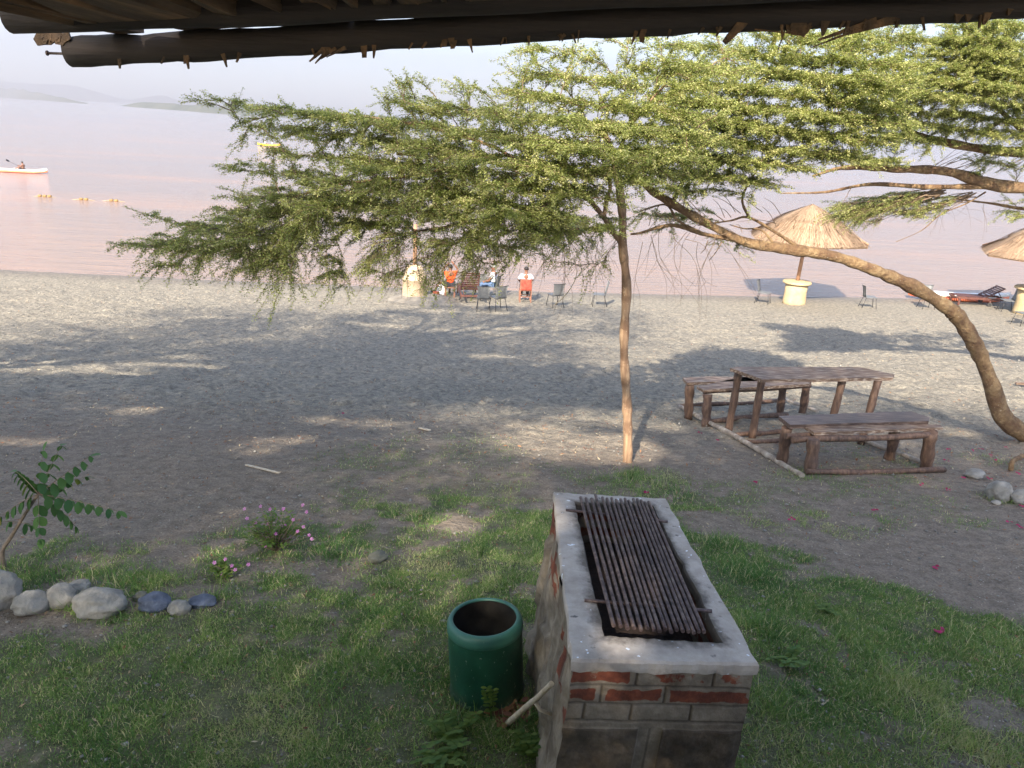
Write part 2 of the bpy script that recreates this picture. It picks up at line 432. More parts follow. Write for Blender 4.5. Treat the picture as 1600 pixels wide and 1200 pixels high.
def crom(pts, n):
    """Catmull-Rom resample to n points"""
    P = np.array(pts, float)
    if len(P) < 3: return P[0]+(P[-1]-P[0])*np.linspace(0, 1, n)[:, None]
    Q = np.vstack([2*P[0]-P[1], P, 2*P[-1]-P[-2]])
    out = []
    for t in np.linspace(0, len(P)-1-1e-6, n):
        i = int(t); f = t-i; a, b_, c_, d = Q[i], Q[i+1], Q[i+2], Q[i+3]
        out.append(.5*((2*b_)+(-a+c_)*f+(2*a-5*b_+4*c_-d)*f*f+(-a+3*b_-3*c_+d)*f**3))
    return np.array(out)
def tubes_np(C, Rr, sides=4):
    """many tubes: C (N,K,3) centre lines, Rr (N,K) radii -> V,F"""
    N, K, _ = C.shape
    T = np.gradient(C, axis=1); T /= np.linalg.norm(T, axis=2, keepdims=True)+1e-9
    ref = np.where(np.abs(T[..., 2:3]) > .9, np.array([1., 0, 0]), np.array([0, 0, 1.]))
    A = np.cross(T, ref); A /= np.linalg.norm(A, axis=2, keepdims=True)+1e-9
    B = np.cross(T, A)
    an = np.arange(sides)*2*PI/sides
    V = C[:, :, None, :]+Rr[:, :, None, None]*(A[:, :, None, :]*np.cos(an)[None, None, :, None]+B[:, :, None, :]*np.sin(an)[None, None, :, None])
    idx = np.arange(N*K*sides).reshape(N, K, sides)
    a = idx[:, :-1, :]; b_ = np.roll(idx, -1, axis=2)[:, :-1, :]; c_ = np.roll(idx, -1, axis=2)[:, 1:, :]; d = idx[:, 1:, :]
    return V.reshape(-1, 3), np.stack([a, b_, c_, d], -1).reshape(-1, 4)

# ------------------------------------------------------------------ ground sheet
def lawn_curve():
    pts = [(-250, 990), (0, 972), (150, 960), (300, 952), (420, 930), (520, 900), (640, 862), (720, 825), (800, 800), (880, 775), (960, 765), (1040, 790), (1100, 820), (1200, 850), (1350, 885), (1450, 912), (1600, 945), (1800, 985)]
    P = [gnd(*p) for p in pts]; P.sort(key=lambda p: p[0])
    return np.array([p[0] for p in P]), np.array([p[1] for p in P])
LX, LY = lawn_curve()
BLOBS = [(1010, 762, .75, .9), (1110, 775, .5, .6), (940, 758, .5, .5), (600, 722, .9, .28), (700, 700, 1.0, .22), (560, 800, .5, .35), (500, 840, .45, .75), (440, 905, .22, .9), (130, 885, .4, .4), (60, 870, .35, .4), (250, 870, .3, .25), (330, 905, .3, .3), (395, 850, .5, .35),
         (1290, 750, .7, .35), (1400, 745, .5, .3), (1240, 790, .8, .3), (1330, 700, .7, .22), (1450, 790, .6, .2), (700, 795, .6, .6), (780, 760, .6, .3), (1560, 720, .5, .25), (1330, 800, .5, .25), (200, 930, .35, .8), (120, 915, .3, .8), (340, 930, .25, .7), (640, 805, .5, .5), (600, 830, .5, .45), (860, 745, .5, .3), (20, 925, .3, .8),(1580,780,.35,.5),(1440,725,.4,.3),(560,745,.6,.2)]
BL = [(gnd(a, b_), r_, d_) for a, b_, r_, d_ in BLOBS]
def lawnmask(x, y):
    edge = np.interp(x, LX, LY)+(fbm(x*2.1, y*2.1, 3)-.5)*.8-.12
    a = np.clip((edge-y)/.35+.2, 0, 1)
    n = fbm(x*1.7+31, y*1.7+5, 4); bare = np.clip((n-.23)/.12, 0, 1)
    n2 = fbm(x*5.5+3, y*5.5+57, 3); bare2 = np.clip((n2-.22)/.14, .2, 1)
    g = a*(.10+.90*bare)*bare2
    for p, r_, d_ in BL:
        q = ((x-p[0])**2+((y-p[1])*.9)**2)/r_**2
        g = np.maximum(g, d_*np.clip(1.25-q, 0, 1)*np.clip((fbm(x*5+9, y*5+2, 3)-.38)/.15, 0, 1))
    return np.clip(g, 0, 1)
ys = list(np.linspace(-40, 1.4, 30))
y_ = 1.5
while y_ < 33: ys.append(y_); y_ *= 1.0062
while y_ < 9500: ys.append(y_); y_ *= 1.16
ys = np.array(ys); NU = 760
u = np.linspace(-1, 1, NU); uu = np.sinh(u*2.2)/np.sinh(2.2)
Wd = 26+1.25*np.maximum(ys, 0)
X = uu[None, :]*Wd[:, None]; Y = np.repeat(ys[:, None], NU, 1)
Z = gz(X, Y)
beach = np.clip((Y-7.5)/3, 0, 1)*np.clip((31-Y)/4, 0, 1)
foot = fbm(X*2.6, Y*2.6, 3)-.5; foot2 = vnoise(X*6.1, Y*6.1)-.5
ridge_ = 1-np.abs(2*vnoise(X*3.3+9, Y*4.3+4)-1)
Z = Z+beach*np.clip((31-Y)/8, .3, 1)*(foot*.13+foot2*.05-ridge_*.035)+np.clip((10-Y)/4, 0, 1)*((fbm(X*5, Y*5, 3)-.5)*.035)
LM = lawnmask(X, Y)
dirt = np.clip(1-(Y-7.0-1.8*fbm(X*.5, Y*.5, 3)+.25*X*(X < 0)*.6-.12*np.maximum(X,0)+.16*np.clip(-X-1,0,5))/3.4, 0, 1)
dirt = np.clip(dirt+(fbm(X*1.3, Y*1.3, 3)-.5)*.5*(dirt > .02), 0, 1)
wet = np.clip((.11-Z)/.10, 0, 1)*(Y > 20)
idx = np.arange(len(ys)*NU).reshape(len(ys), NU)
Fg = np.stack([idx[:-1, :-1], idx[:-1, 1:], idx[1:, 1:], idx[1:, :-1]], -1).reshape(-1, 4)
g = npmesh('ground', np.stack([X, Y, Z], -1).reshape(-1, 3), Fg, M['ground'], smooth=True,
           attrs={'lawn': np.clip(LM*1.2, 0, 1).ravel(), 'dirt': dirt.ravel(), 'wet': wet.ravel()})
tag(g, 'pale grey sand beach sloping up to brown soil and lawn', kind='structure')
w = MB(); w.add([(-9000, 24, 0), (9000, 24, 0), (9000, 9300, 0), (-9000, 9300, 0)], [(0, 1, 2, 3)])
tag(w.build('water', M['water']), 'muddy pink brown lake water', kind='structure')

# ------------------------------------------------------------------ far hills
def hill(name, label, rows, back=260, seed=0):
    """rows: (px, dist, top_py)"""
    rs = crom([(a, b_, c_) for a, b_, c_ in rows], 60)
    V = []; K = 7
    for i, (px, dist, ty) in enumerate(rs):
        d = ray(px, 200.0); d = d/d[1]
        x0, y0 = CAM[0]+d[0]*dist, dist
        pt = at(px, ty, dist+back*.6)
        for k in range(K):
            t = k/(K-1); yy = y0+back*t*1.2
            prof = math.sin(min(1, t*2)*PI/2) if t <= .5 else math.cos((t-.5)*PI)
            zz = -1.5+(pt[2]+1.5)*prof*(1+(float(vnoise(i*.35+seed, k*.9+seed))-.5)*.25*(0 < k < K-1))
            V.append((x0+d[0]*back*t*1.2, yy, zz))
    n = len(rs); idx = np.arange(n*K).reshape(n, K)
    Fh = np.stack([idx[:-1, :-1], idx[1:, :-1], idx[1:, 1:], idx[:-1, 1:]], -1).reshape(-1, 4)
    tag(npmesh(name, V, Fh, M['hill'], smooth=True), label, kind='structure')
hill('hills', 'hazy headland running down into the lake', [(-500, 3600, 112), (-200, 3300, 124), (0, 2900, 136), (50, 2300, 142), (100, 1650, 152), (142, 1250, 161.5)], 250, 3)
hill('hills', 'faint far ridge beyond the lake', [(-500, 4300, 105), (-200, 4300, 118), (0, 4200, 128), (125, 4200, 136), (150, 4100, 142), (200, 4100, 156), (235, 4000, 152), (262, 4000, 150), (300, 4000, 158), (450, 4000, 170), (700, 4000, 186), (1200, 4000, 207), (2200, 4000, 240)], 600, 9)
hill('hills', 'low hazy shore across the lake', [(192, 1150, 165.5), (225, 1000, 161), (262, 900, 161.5), (300, 800, 164), (337, 700, 165), (420, 620, 167), (520, 560, 176), (700, 520, 190)], 120, 21)

# ------------------------------------------------------------------ barbecue
TZN, TZF = 4.46, 4.40
def bq(px, py, f):     # f 0 near .. 1 far : slightly tilted top
    z = TZN+(TZF-TZN)*f; return onz(px, py, z)
oN0, oN1, oF1, oF0 = bq(893, 1031, 0), bq(1187, 1038, 0), bq(1040, 778, 1), bq(864, 768, 1)
iN0, iN1, iF1, iF0 = bq(945, 992, .1), bq(1128, 1003, .1), bq(1020, 791, .93), bq(898, 785, .93)
bc = (oN0+oN1+oF0+oF1)/4; bbase = gnd(960, 1100)
bl = (bc[0], bc[1], float(gz(bc[0], bc[1])))
Q = empty('brick_barbecue', bl, 'waist high brick and concrete barbecue beside the green bin', 'barbecue')
def lerp(a, b_, t): return a+(b_-a)*t
def edge_pts(a, b_, n, j=.006):
    out = []
    for i in range(n):
        p = lerp(a, b_, i/n).copy()
        if i: p[:2] += (np.random.default_rng(int(abs(a[0]*7919+i*31+a[1]*113))).random(2)-.5)*2*j
        out.append(p)
    return out
NS = 22
O = edge_pts(oN0, oN1, NS, .005)+edge_pts(oN1, oF1, NS, .008)+edge_pts(oF1, oF0, NS)+edge_pts(oF0, oN0, NS, .006)
I = edge_pts(iN0, iN1, NS, .005)+edge_pts(iN1, iF1, NS, .007)+edge_pts(iF1, iF0, NS)+edge_pts(iF0, iN0, NS, .004)
n = len(O); mb = MB(); vs = []
cen = (oN0+oN1+oF0+oF1)/4
def shr(p, k, dz):
    q = p.copy(); d = (cen-p)[:2]; q[:2] += d/np.linalg.norm(d)*k; q[2] += dz+random.uniform(-.002, .002); return q
loops = [[shr(p, .004, -.052-random.random()*.012) for p in O], [shr(p, 0, -.035) for p in O], [shr(p, 0.0, -.010) for p in O], [shr(p, .010, 0) for p in O],
         [shr(lerp(a, b_, .5), 0, .002) for a, b_ in zip(O, I)], [shr(p, -.008, 0) for p in I], [shr(p, 0, -.012) for p in I], [shr(p, .004, -.05) for p in I]]
fs = []
for L in loops: vs += L
for k in range(len(loops)):
    k2 = (k+1) % len(loops)
    for i in range(n):
        j = (i+1) % n; fs.append((k*n+i, k*n+j, k2*n+j, k2*n+i))
mb.add(vs, fs, False, soot=[x_ for k in range(len(loops)) for x_ in [(.35, .1, .0, .0, .15, .75, .8, .9)[k]]*n])
mb.build('rim', M['concrete'], Q)
# masonry outer walls: grids per side
CO = {'N0': (-.10, -.035), 'N1': (-.03, -.01), 'F1': (0, 0), 'F0': (-.10, 0)}
CI_ = {'N0': (.010, .012), 'N1': (-.012, .012), 'F1': (-.012, -.01), 'F0': (.010, -.01)}
def wall_grid(mbx, a, b_, ka, kb, depth, nx, nz, out, redf, amp):
    vs = []; at1 = []; at2 = []; at3 = []
    for i in range(nx+1):
        for k in range(nz+1):
            t = i/nx; s_ = k/nz; p = lerp(a, b_, t).copy()
            zz = p[2]-.045-s_*depth
            oa = np.array(CI_[ka])+np.array(CO[ka])*s_**1.2; ob_ = np.array(CI_[kb])+np.array(CO[kb])*s_**1.2
            rgh, red, push, *gv = redf(t, s_); at3.append(gv[0] if gv else 0); tp_ = min(1, min(t, 1-t)/.04)
            nn = (float(fbm(t*7+a[0]*9, s_*6+3, 4))-.5)*amp
            p[:2] += lerp(oa, ob_, t)+out*(nn+push)*tp_+(float(vnoise(s_*22, 7.7))-.5)*.014*(1-tp_); p[2] = zz
            vs.append(p); at1.append(red); at2.append(rgh)
    fs = []
    for i in range(nx):
        for k in range(nz):
            o = i*(nz+1)+k; fs.append((o, o+1, o+nz+2, o+nz+1))
    mbx.add(vs, fs, True, red=at1, rough=at2, joint=at3)
DEP = 1.12
rowsz = [(0, .088), (.088, .19), (.19, .285), (.285, .33)]
front_l = np.linalg.norm(oN1-oN0)
def front(t, s_):
    d = s_*DEP; x = t*front_l
    groove = 0; red = 0; rgh = 0
    def cell(joints, y0, y1, redamt):
        nonlocal groove, red
        js = [-1]+joints+[9]
        for j0, j1 in zip(js[:-1], js[1:]):
            if j0 <= x < j1:
                e = min(x-max(j0, -.02), min(j1, front_l+.02)-x); ez = min(d-y0, y1-d)
                if e < .005 and 0.01 < x < front_l-.01: groove = 1
                if ez < .005: groove = 1
                red = min(e/.035, ez/.027, 1.0)*redamt
    if d < .088: cell([.275, .60], 0, .088, .74 if x < .24 else .46)
    elif d < .178: cell([.135, .405], .088, .178, .80)
    elif d < .265: cell([.075, .275, .53], .178, .265, .1)
    elif d < .30: groove = 1 if d < .268 else 0
    else:
        e = abs(x-.37)
        rgh = 1 if e > .05 else 0
        if e < .004: groove = 1
        return rgh, 0, (.030*(float(fbm(x*13, d*13, 4))-.2) if rgh else -.004), groove
    return rgh, red, (-.009 if groove else .004*(float(fbm(x*30, d*30, 3))-.5)), groove
dF = np.array([0, -1.0]); dL = np.array([-1.0, 0]); dR = np.array([1.0, 0]); dB = np.array([0, 1.0])
mb = MB()
wall_grid(mb, oN0, oN1, 'N0', 'N1', DEP, 150, 210, dF, front, .010)
def left(t, s_):
    x = t*1.5; d = s_*DEP
    nb = float(fbm(x*5+40, d*11+2, 4)); band = float(fbm(d*2.2+7, x*9, 3))
    return (.25 if d > .35 else .05), (.75 if (nb > .56 and d < .3) else .0), .05*(band-.5)+(.03*(float(vnoise(x*3.2, d*3))>.5))*(d > .25)
wall_grid(mb, oF0, oN0, 'F0', 'N0', DEP, 80, 60, dL, left, .05)
def plain(t, s_):
    d = s_*DEP; nb = float(fbm(t*9+4, d*9+20, 3)); return (.2 if d > .35 else 0), (.8 if nb > .55 and d < .3 else 0), 0
wall_grid(mb, oN1, oF1, 'N1', 'F1', DEP, 50, 40, dR, plain, .02)
wall_grid(mb, oF1, oF0, 'F1', 'F0', DEP, 30, 40, dB, plain, .02)
mb.build('wall', M['masonry'], Q)
# fire pit inside
mb = MB(); nn_ = 26
cI = (iN0+iN1+iF0+iF1)/4
for a, b_ in ((iN0, iN1), (iN1, iF1), (iF1, iF0), (iF0, iN0)):
    vs = []; red = []
    for i in range(nn_+1):
        for k in range(9):
            p = lerp(a, b_, i/nn_).copy(); d = (p-cI)[:2]; d /= np.linalg.norm(d)
            p[:2] += d*(.008+.012*random.random()*(k > 0)); p[2] -= .04+k*.034; vs.append(p)
            red.append(.62*(k in (1, 2, 4, 5)) if b_ is iF1 or a is iF1 else .2)
    mb.add(vs, [(i*9+k, i*9+k+1, (i+1)*9+k+1, (i+1)*9+k) for i in range(nn_) for k in range(8)], True, red=red, rough=.42)
mb.build('fire_pit_wall', M['masonry'], Q)
mb = MB(); vs = []
for i in range(21):
    for k in range(13):
        p = lerp(lerp(iN0, iN1, k/12), lerp(iF0, iF1, k/12), i/20).copy(); d = (p-cI)[:2]; p[:2] += d*.06
        p[2] -= .29-.05*float(fbm(i*.5, k*.5, 3)); vs.append(p)
mb.add(vs, [(i*13+k, i*13+k+1, (i+1)*13+k+1, (i+1)*13+k) for i in range(20) for k in range(12)], True)
mb.build('ash_bed', M['soot'], Q)
# paint dab
mb = MB()
p = bq(888, 783, .97)
mb.sphere((p[0], p[1], p[2]+.002), (.014, .009, .003))
mb.build('paint_spot', M['ivory'], Q)

# grate
c0 = bq(960, 880, .5)
G = empty('grill_grate', (c0[0], c0[1], c0[2]+.01), 'rusty iron bar grate lying across the barbecue opening', 'grate')
cb1 = (bq(884, 799, .9), bq(1043, 817, .85)); cb2 = (bq(913, 940, .3), bq(1112, 957, .25))
for a, b_ in (cb1, cb2):
    mb = MB(); a = a.copy(); b_ = b_.copy(); a[2] += .008; b_[2] += .008
    mb.tube([lerp(a, b_, t)+np.array([0, 0, random.uniform(-.0015, .0015)]) for t in np.linspace(0, 1, 9)], .0085, 8)
    mb.build('cross_bar', M['iron'], G)
NB = 17
fx = [907, 915, 924, 933, 941, 948, 955, 962, 969, 976, 982, 989, 995, 1001, 1007, 1013, 1002]
nx_ = [958, 969, 980, 990, 1001, 1011, 1021, 1030, 1039, 1048, 1057, 1066, 1075, 1083, 1091, 1099, 1066]
for k in range(16):
    f_ = k/15
    a = bq(fx[k], 783+6*f_+random.uniform(-2, 2), .97); b_ = bq(nx_[k], 988+10*f_+random.uniform(-3, 3), .1)
    if k == 3: a = bq(930, 779, .98)
    zz = .0245; a[2] += zz; b_[2] += zz
    sag = random.uniform(.000, .004)
    mb = MB(); mb.tube([lerp(a, b_, t)+np.array([random.uniform(-.0008, .0008), 0, -sag*math.sin(PI*t)]) for t in np.linspace(0, 1, 14)], .0092, 8)
    mb.build('bar', M['iron'], G)
# dark charred board inside pit
a = onz(944, 935, 4.38); b_ = onz(944, 985, 4.30)

# wooden stick leaning on barbecue
a = gnd(792, 1136); b_ = at(862, 1068, 2.72)
sb = empty('stick', a, 'pale broken stick leaning against the left side of the barbecue', 'stick')
mb = MB(); P_ = crom([a+np.array([0, 0, .02]), lerp(a, b_, .4)+np.array([0, 0, .012]), lerp(a, b_, .7)+np.array([0, 0, .0]), b_], 12)
mb.tube(P_, list(np.linspace(.017, .012, 12)), 9, jit=.25); mb.build('shaft', M['paletimber'], sb)
mb = MB(); q = lerp(a, b_, .65); mb.tube([q, q+np.array([.03, -.02, -.035]), q+np.array([.085, -.03, -.05])], [.012, .01, .008], 7, jit=.3)
mb.build('side_twig', M['paletimber'], sb)

# ------------------------------------------------------------------ trash bin
bp = gnd(761, 1078)
T = empty('trash_bin', bp, 'open green metal trash bin left of the barbecue', 'bin')
ex = 0.0
BH = .475; BR = .205
mb = MB(); mb.lathe([(BR*.93, 0), (BR*.99, .008), (BR*1.03, .022), (BR*1.03, .03), (BR*.99, .045), (BR, .05), (BR, BH-.075), (BR*1.0, BH-.07)], 56, (0, 0, 0))
mb.f.pop(); mb.sm.pop()
mb.build('body', M['green'], T, world=False)
mb = MB(); mb.lathe([(BR*1.00, BH-.074), (BR*1.02, BH-.07), (BR*1.022, BH-.045), (BR*1.005, BH-.022), (BR*.96, BH-.006), (BR*.90, BH), (BR*.85, BH-.004), (BR*.845, BH-.012)], 56, (0, 0, 0), red=.8)
mb.f.pop(); mb.sm.pop(); mb.f.pop(); mb.sm.pop()
mb.build('rim', M['green'], T, world=False)
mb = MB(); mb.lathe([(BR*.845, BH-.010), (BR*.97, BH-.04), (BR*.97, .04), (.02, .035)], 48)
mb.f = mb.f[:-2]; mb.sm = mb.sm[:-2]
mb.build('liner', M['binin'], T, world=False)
T.rotation_euler = (R(-3.0), R(-3.5), 0)

# ------------------------------------------------------------------ picnic table set
zt = None
def post(px0, py0, pxb, pyb, ztop, r_, parent, name='leg', mm=None):
    g_ = gnd(pxb, pyb); d = ray(px0, py0)
    tp = onz(px0, py0, ztop)
    # keep the top near the foot: take the ray point closest in Y to foot, bounded lean
    y_t = min(max(tp[1], g_[1]-.12), g_[1]+.12); q = at(px0, py0, y_t); q[2] = ztop
    q[0] = g_[0]+max(-.13, min(.13, q[0]-g_[0]))
    mb = MB(); K = 9
    P_ = [lerp(np.array([g_[0], g_[1], g_[2]-.05]), q, t)+np.array([random.uniform(-.004, .004), random.uniform(-.004, .004), 0]) for t in np.linspace(0, 1, K)]
    mb.tube(P_, [r_*(1+.12*math.sin(k*1.7+px0)) for k in range(K)], 12, jit=.10)
    mb.build(name, mm or M['postwood'], parent); return g_
def plank(pxs, z, th, parent, name, mm, dz=0):
    P_ = [onz(a, b_, z) for a, b_ in pxs]
    C_ = []
    n_ = len(P_)
    for i in range(n_):
        a, b_ = P_[i], P_[(i+1) % n_]; L = np.linalg.norm(b_-a); K = max(2, int(L/.12))
        for k in range(K):
            p = lerp(a, b_, k/K).copy()
            if k: p[:2] += (np.random.rand(2)-.5)*.012
            p[2] += random.uniform(-.003, .003)*0
            C_.append(p)
    mb = MB(); mb.prism(C_, th)
    return mb.build(name, mm, parent)
np.random.seed(4)
tb = gnd(1240, 690)
gl = gnd(1178, 701); ZT = float(gl[2])+.79
P = empty('picnic_table', (float(onz(1280, 640, 2.9)[0]), float(onz(1280, 640, 2.9)[1]), 2.6), 'rustic wooden picnic table with benches joined by rails on the ground', 'picnic table')
plank([(1141, 575), (1150, 573), (1340, 573.5), (1356, 576), (1398, 585), (1396, 590), (1190, 593), (1184, 590)], ZT, .045, P, 'table_top', M['weathered'])
for a in ((1156, 579, -.03), (1193, 589, -.02), (1319, 588, -.07), (1374, 593, -.07)):
    if True:
        q = onz(a[0], a[1]+(3 if a[0] > 1300 else 0), ZT-.047); q[1] += .04; f0 = np.array([q[0]+a[2], q[1]-.03, 0]); f0[2] = float(gz(f0[0], f0[1]))-.05
        mb = MB(); mb.tube([lerp(f0, q, t)+np.array([random.uniform(-.004, .004), 0, 0]) for t in np.linspace(0, 1, 9)], [.052*(1+.1*math.sin(k*1.9+a[0])) for k in range(9)], 12, jit=.1); mb.build('leg', M['postwood'], P)
ZB = float(gnd(1268, 739)[2])+.47
plank([(1217, 650), (1400, 643), (1424, 643), (1453, 652), (1451, 658), (1235, 664)], ZB, .05, P, 'bench_seat', M['darkplank'])
ZB2 = float(gnd(1268, 739)[2])+.44
plank([(1256, 665), (1468, 663), (1474, 668), (1272, 676)], ZB2, .035, P, 'bench_seat', M['weathered'])
for a in ((1272, 686, 1266, 739, .070), (1453, 680, 1447, 733, .074), (1230, 668, 1222, 722, .066), (1396, 682, 1390, 716, .068)):
    post(*a[:4], ZB2-.037, a[4], P)
def rail(p0, p1, r_, parent, z=None, name='rail', mm=None, h=.03, n=9):
    a = gnd(*p0) if z is None else onz(p0[0], p0[1], z); b_ = gnd(*p1) if z is None else onz(p1[0], p1[1], z)
    mb = MB(); pts = []
    for t in np.linspace(0, 1, n):
        q = lerp(a, b_, t).copy(); q[2] += (h if z is None else 0)+.01*math.sin(t*7+p0[0]); q[0] += .012*math.sin(t*9+p0[1]); pts.append(q)
    mb.tube(pts, [r_*(1+.12*math.sin(t*11)) for t in range(n)], 9, jit=.2)
    return mb.build(name, mm or M['rail'], parent)
rail((1238, 688), (1452, 680), .038, P, z=ZB-.105, mm=M['postwood'], name='bench_beam')
rail((1228, 682), (1340, 672), .036, P, z=ZB-.10, mm=M['postwood'], name='bench_beam')
ZB3 = float(gnd(1104, 663)[2])+.50
plank([(1089, 604), (1172, 586), (1200, 588), (1266, 596), (1264, 600), (1100, 609)], ZB3, .045, P, 'bench_seat', M['weathered'])
plank([(1067, 590), (1106, 588), (1235, 590), (1230, 594.5), (1092, 597), (1074, 598)], ZB3+.0, .045, P, 'bench_seat', M['weathered'])
for a in ((1078, 600, 1076, 650, .070), (1106, 612, 1104, 664, .068), (1222, 604, 1219, 646, .064), (1259, 603, 1254, 646, .066)):
    post(*a[:4], ZB3-.047, a[4], P)
rail((1100, 613), (1266, 603), .034, P, z=ZB3-.085, mm=M['postwood'], name='bench_beam')
rail((1060, 636), (1254, 746), .036, P, n=15); rail((1258, 742), (1475, 738), .034, P, n=13, mm=M['postwood'])
rail((1335, 685), (1440, 727), .032, P); rail((1062, 637), (1214, 629), .034, P, mm=M['postwood'])
rail((1097, 661), (1230, 650), .04, P, mm=M['postwood']); rail((1150, 683), (1226, 676), .035, P, mm=M['postwood'])
rail((1165, 694), (1262, 688), .03, P, mm=M['postwood']); rail((1228, 627), (1275, 645), .03, P)

# ------------------------------------------------------------------ eave of the shelter overhead
EV = empty('shelter_roof', (1.0, 1.0, 6.9), 'dark timber and bark eave of the open shelter overhead', 'shelter')
def yb(px): return 2.30
bl_px = [(108, 82), (400, 67), (800, 43), (1200, 24), (1600, 5), (1900, -8)]
bl3 = [at(a, b_, 2.30) for a, b_ in bl_px]
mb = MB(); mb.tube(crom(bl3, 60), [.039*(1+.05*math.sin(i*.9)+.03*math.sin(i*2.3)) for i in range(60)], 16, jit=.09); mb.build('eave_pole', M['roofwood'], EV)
# slope plane
SL = math.tan(R(23))
def roofpt(x, back, dz=0):   # x world, back = distance behind eave pole
    xs = [p[0] for p in bl3]; y0 = np.interp(x, xs, [p[1] for p in bl3]); z0 = np.interp(x, xs, [p[2] for p in bl3])
    return np.array([x, y0-back, z0+.041+back*SL+dz])
x0 = at(14, 37, 2.10)[0]
mb = MB(); K = 30
mb.tube(crom([at(14, 29, 2.1), at(400, 17, 2.1), at(800, -3, 2.1), at(1200, -20, 2.1), at(1900, -50, 2.1)], K), [.035*(1+.05*math.sin(i)) for i in range(K)], 14, jit=.04); mb.build('purlin', M['roofwood'], EV)
for bk in (1.2, 2.3, 3.4):
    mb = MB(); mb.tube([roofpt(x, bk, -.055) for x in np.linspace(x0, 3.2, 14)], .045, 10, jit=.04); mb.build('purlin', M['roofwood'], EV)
def slatpt(x, back, dz=0):
    q = roofpt(x, back, dz); zz = -.02*back if back < .22 else (-.004 if back < .9 else -.004+(back-.9)*.5)
    q[2] += zz-back*SL; return q
mb = MB(); x = x0+.17; gapx = [(115, 137)]
rr_ = random.Random(3)
xe = at(1900, 0, 2.2)[0]
while x < xe:
    w_ = rr_.uniform(.05, .13)
    pxm = proj(slatpt(x+w_/2, .05))[0]
    if not (112 < pxm < 132):
        ov = rr_.uniform(.02, .05) if pxm > 405 else -.085-rr_.random()*.02
        if 112 < pxm < 405 and rr_.random() < .45: ov = rr_.uniform(.0, .03)
        if pxm < 110: ov = -.05
        if pxm > 420 and rr_.random() < .2: ov = rr_.uniform(.06, .085)
        wh = w_*.5
        top = []
        sk = rr_.uniform(-.02, .02); dzz = rr_.uniform(0, .008)
        NSEG = 16
        ends = []
        Lp = []; Rp = []
        for k in range(NSEG):
            bk = -ov+(4.6+ov)*(k/(NSEG-1))**1.7
            Lp.append(slatpt(x+sk*(k/NSEG)+rr_.uniform(-.004, .004), bk, dzz)); Rp.append(slatpt(x+w_+sk*(k/NSEG)+rr_.uniform(-.004, .004), bk, dzz))
        tipm = slatpt(x+w_*rr_.uniform(.2, .8), -ov-rr_.uniform(.0, .025), dzz)
        loop = Lp[::-1]+[tipm]+Rp
        mb.prism([(p[0], p[1], p[2]+.016) for p in loop], .016)
    x += w_*rr_.uniform(.93, 1.0) if rr_.random() < .93 else w_+rr_.uniform(.004, .012)
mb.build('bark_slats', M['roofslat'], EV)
# solid straw covering a hand above the slats
mb = MB(); ov0 = roofpt(x0+.45, .30, .05); 
mb.prism([roofpt(x0+.50, .22, .10), roofpt(xe, .12, .10), roofpt(xe, 4.6, .10), roofpt(x0+.30, 4.6, .10)], .05)
mb.build('roof_cover', M['straw'], EV)
# far side of the roof and posts, behind the camera
rg = roofpt(x0+.3, 4.6, .02); rg2 = roofpt(xe, 4.6, .02)
mb = MB(); mb.prism([rg, rg2, rg2+np.array([0, -4.4, -1.8]), rg+np.array([0, -4.4, -1.8])], .05); mb.build('roof_cover', M['straw'], EV)
for x_, bk in ((x0+.4, 2.3+.9), (xe-.4, 2.3+.9), (x0+.4, 7.5), (xe-.4, 7.5)):
    q = roofpt(x_, min(bk, 4.4), -.1); q[1] = 2.3-bk
    zt_ = q[2] if bk < 4.6 else rg[2]-1.3
    mb = MB(); mb.tube([(q[0], q[1], 3.3), (q[0], q[1], zt_)], .08, 12); mb.build('post', M['roofwood'], EV)
# splinters and stubs hanging under the eave pole
def stub(px, py, px2, py2, w0, w1, mm='roofslat', Y_=2.27, nseg=5, sag=0):
    a = at(px, py, Y_); b_ = at(px2, py2, Y_-.01); d = (b_-a); d /= np.linalg.norm(d); s_ = np.cross(d, np.array([0, 1., 0])); s_ /= np.linalg.norm(s_)
    L_ = []; R__ = []
    for k in range(nseg):
        t = k/(nseg-1); wv = lerp(w0, w1, t); p = lerp(a, b_, t)+np.array([0, 0, -sag*math.sin(PI*t)])
        L_.append(p+s_*wv/2*(1+rr_.uniform(-.2, .2))); R__.append(p-s_*wv/2*(1+rr_.uniform(-.2, .2)))
    lp = L_+R__[::-1]; n_ = len(lp)
    vs = [tuple(p) for p in lp]+[tuple(p+np.array([0, .007, 0])) for p in lp]
    stubs.add(vs, [tuple(range(n_))[::-1], tuple(range(n_, 2*n_))]+[(i, (i+1) % n_, n_+(i+1) % n_, n_+i) for i in range(n_)])
stubs = MB()
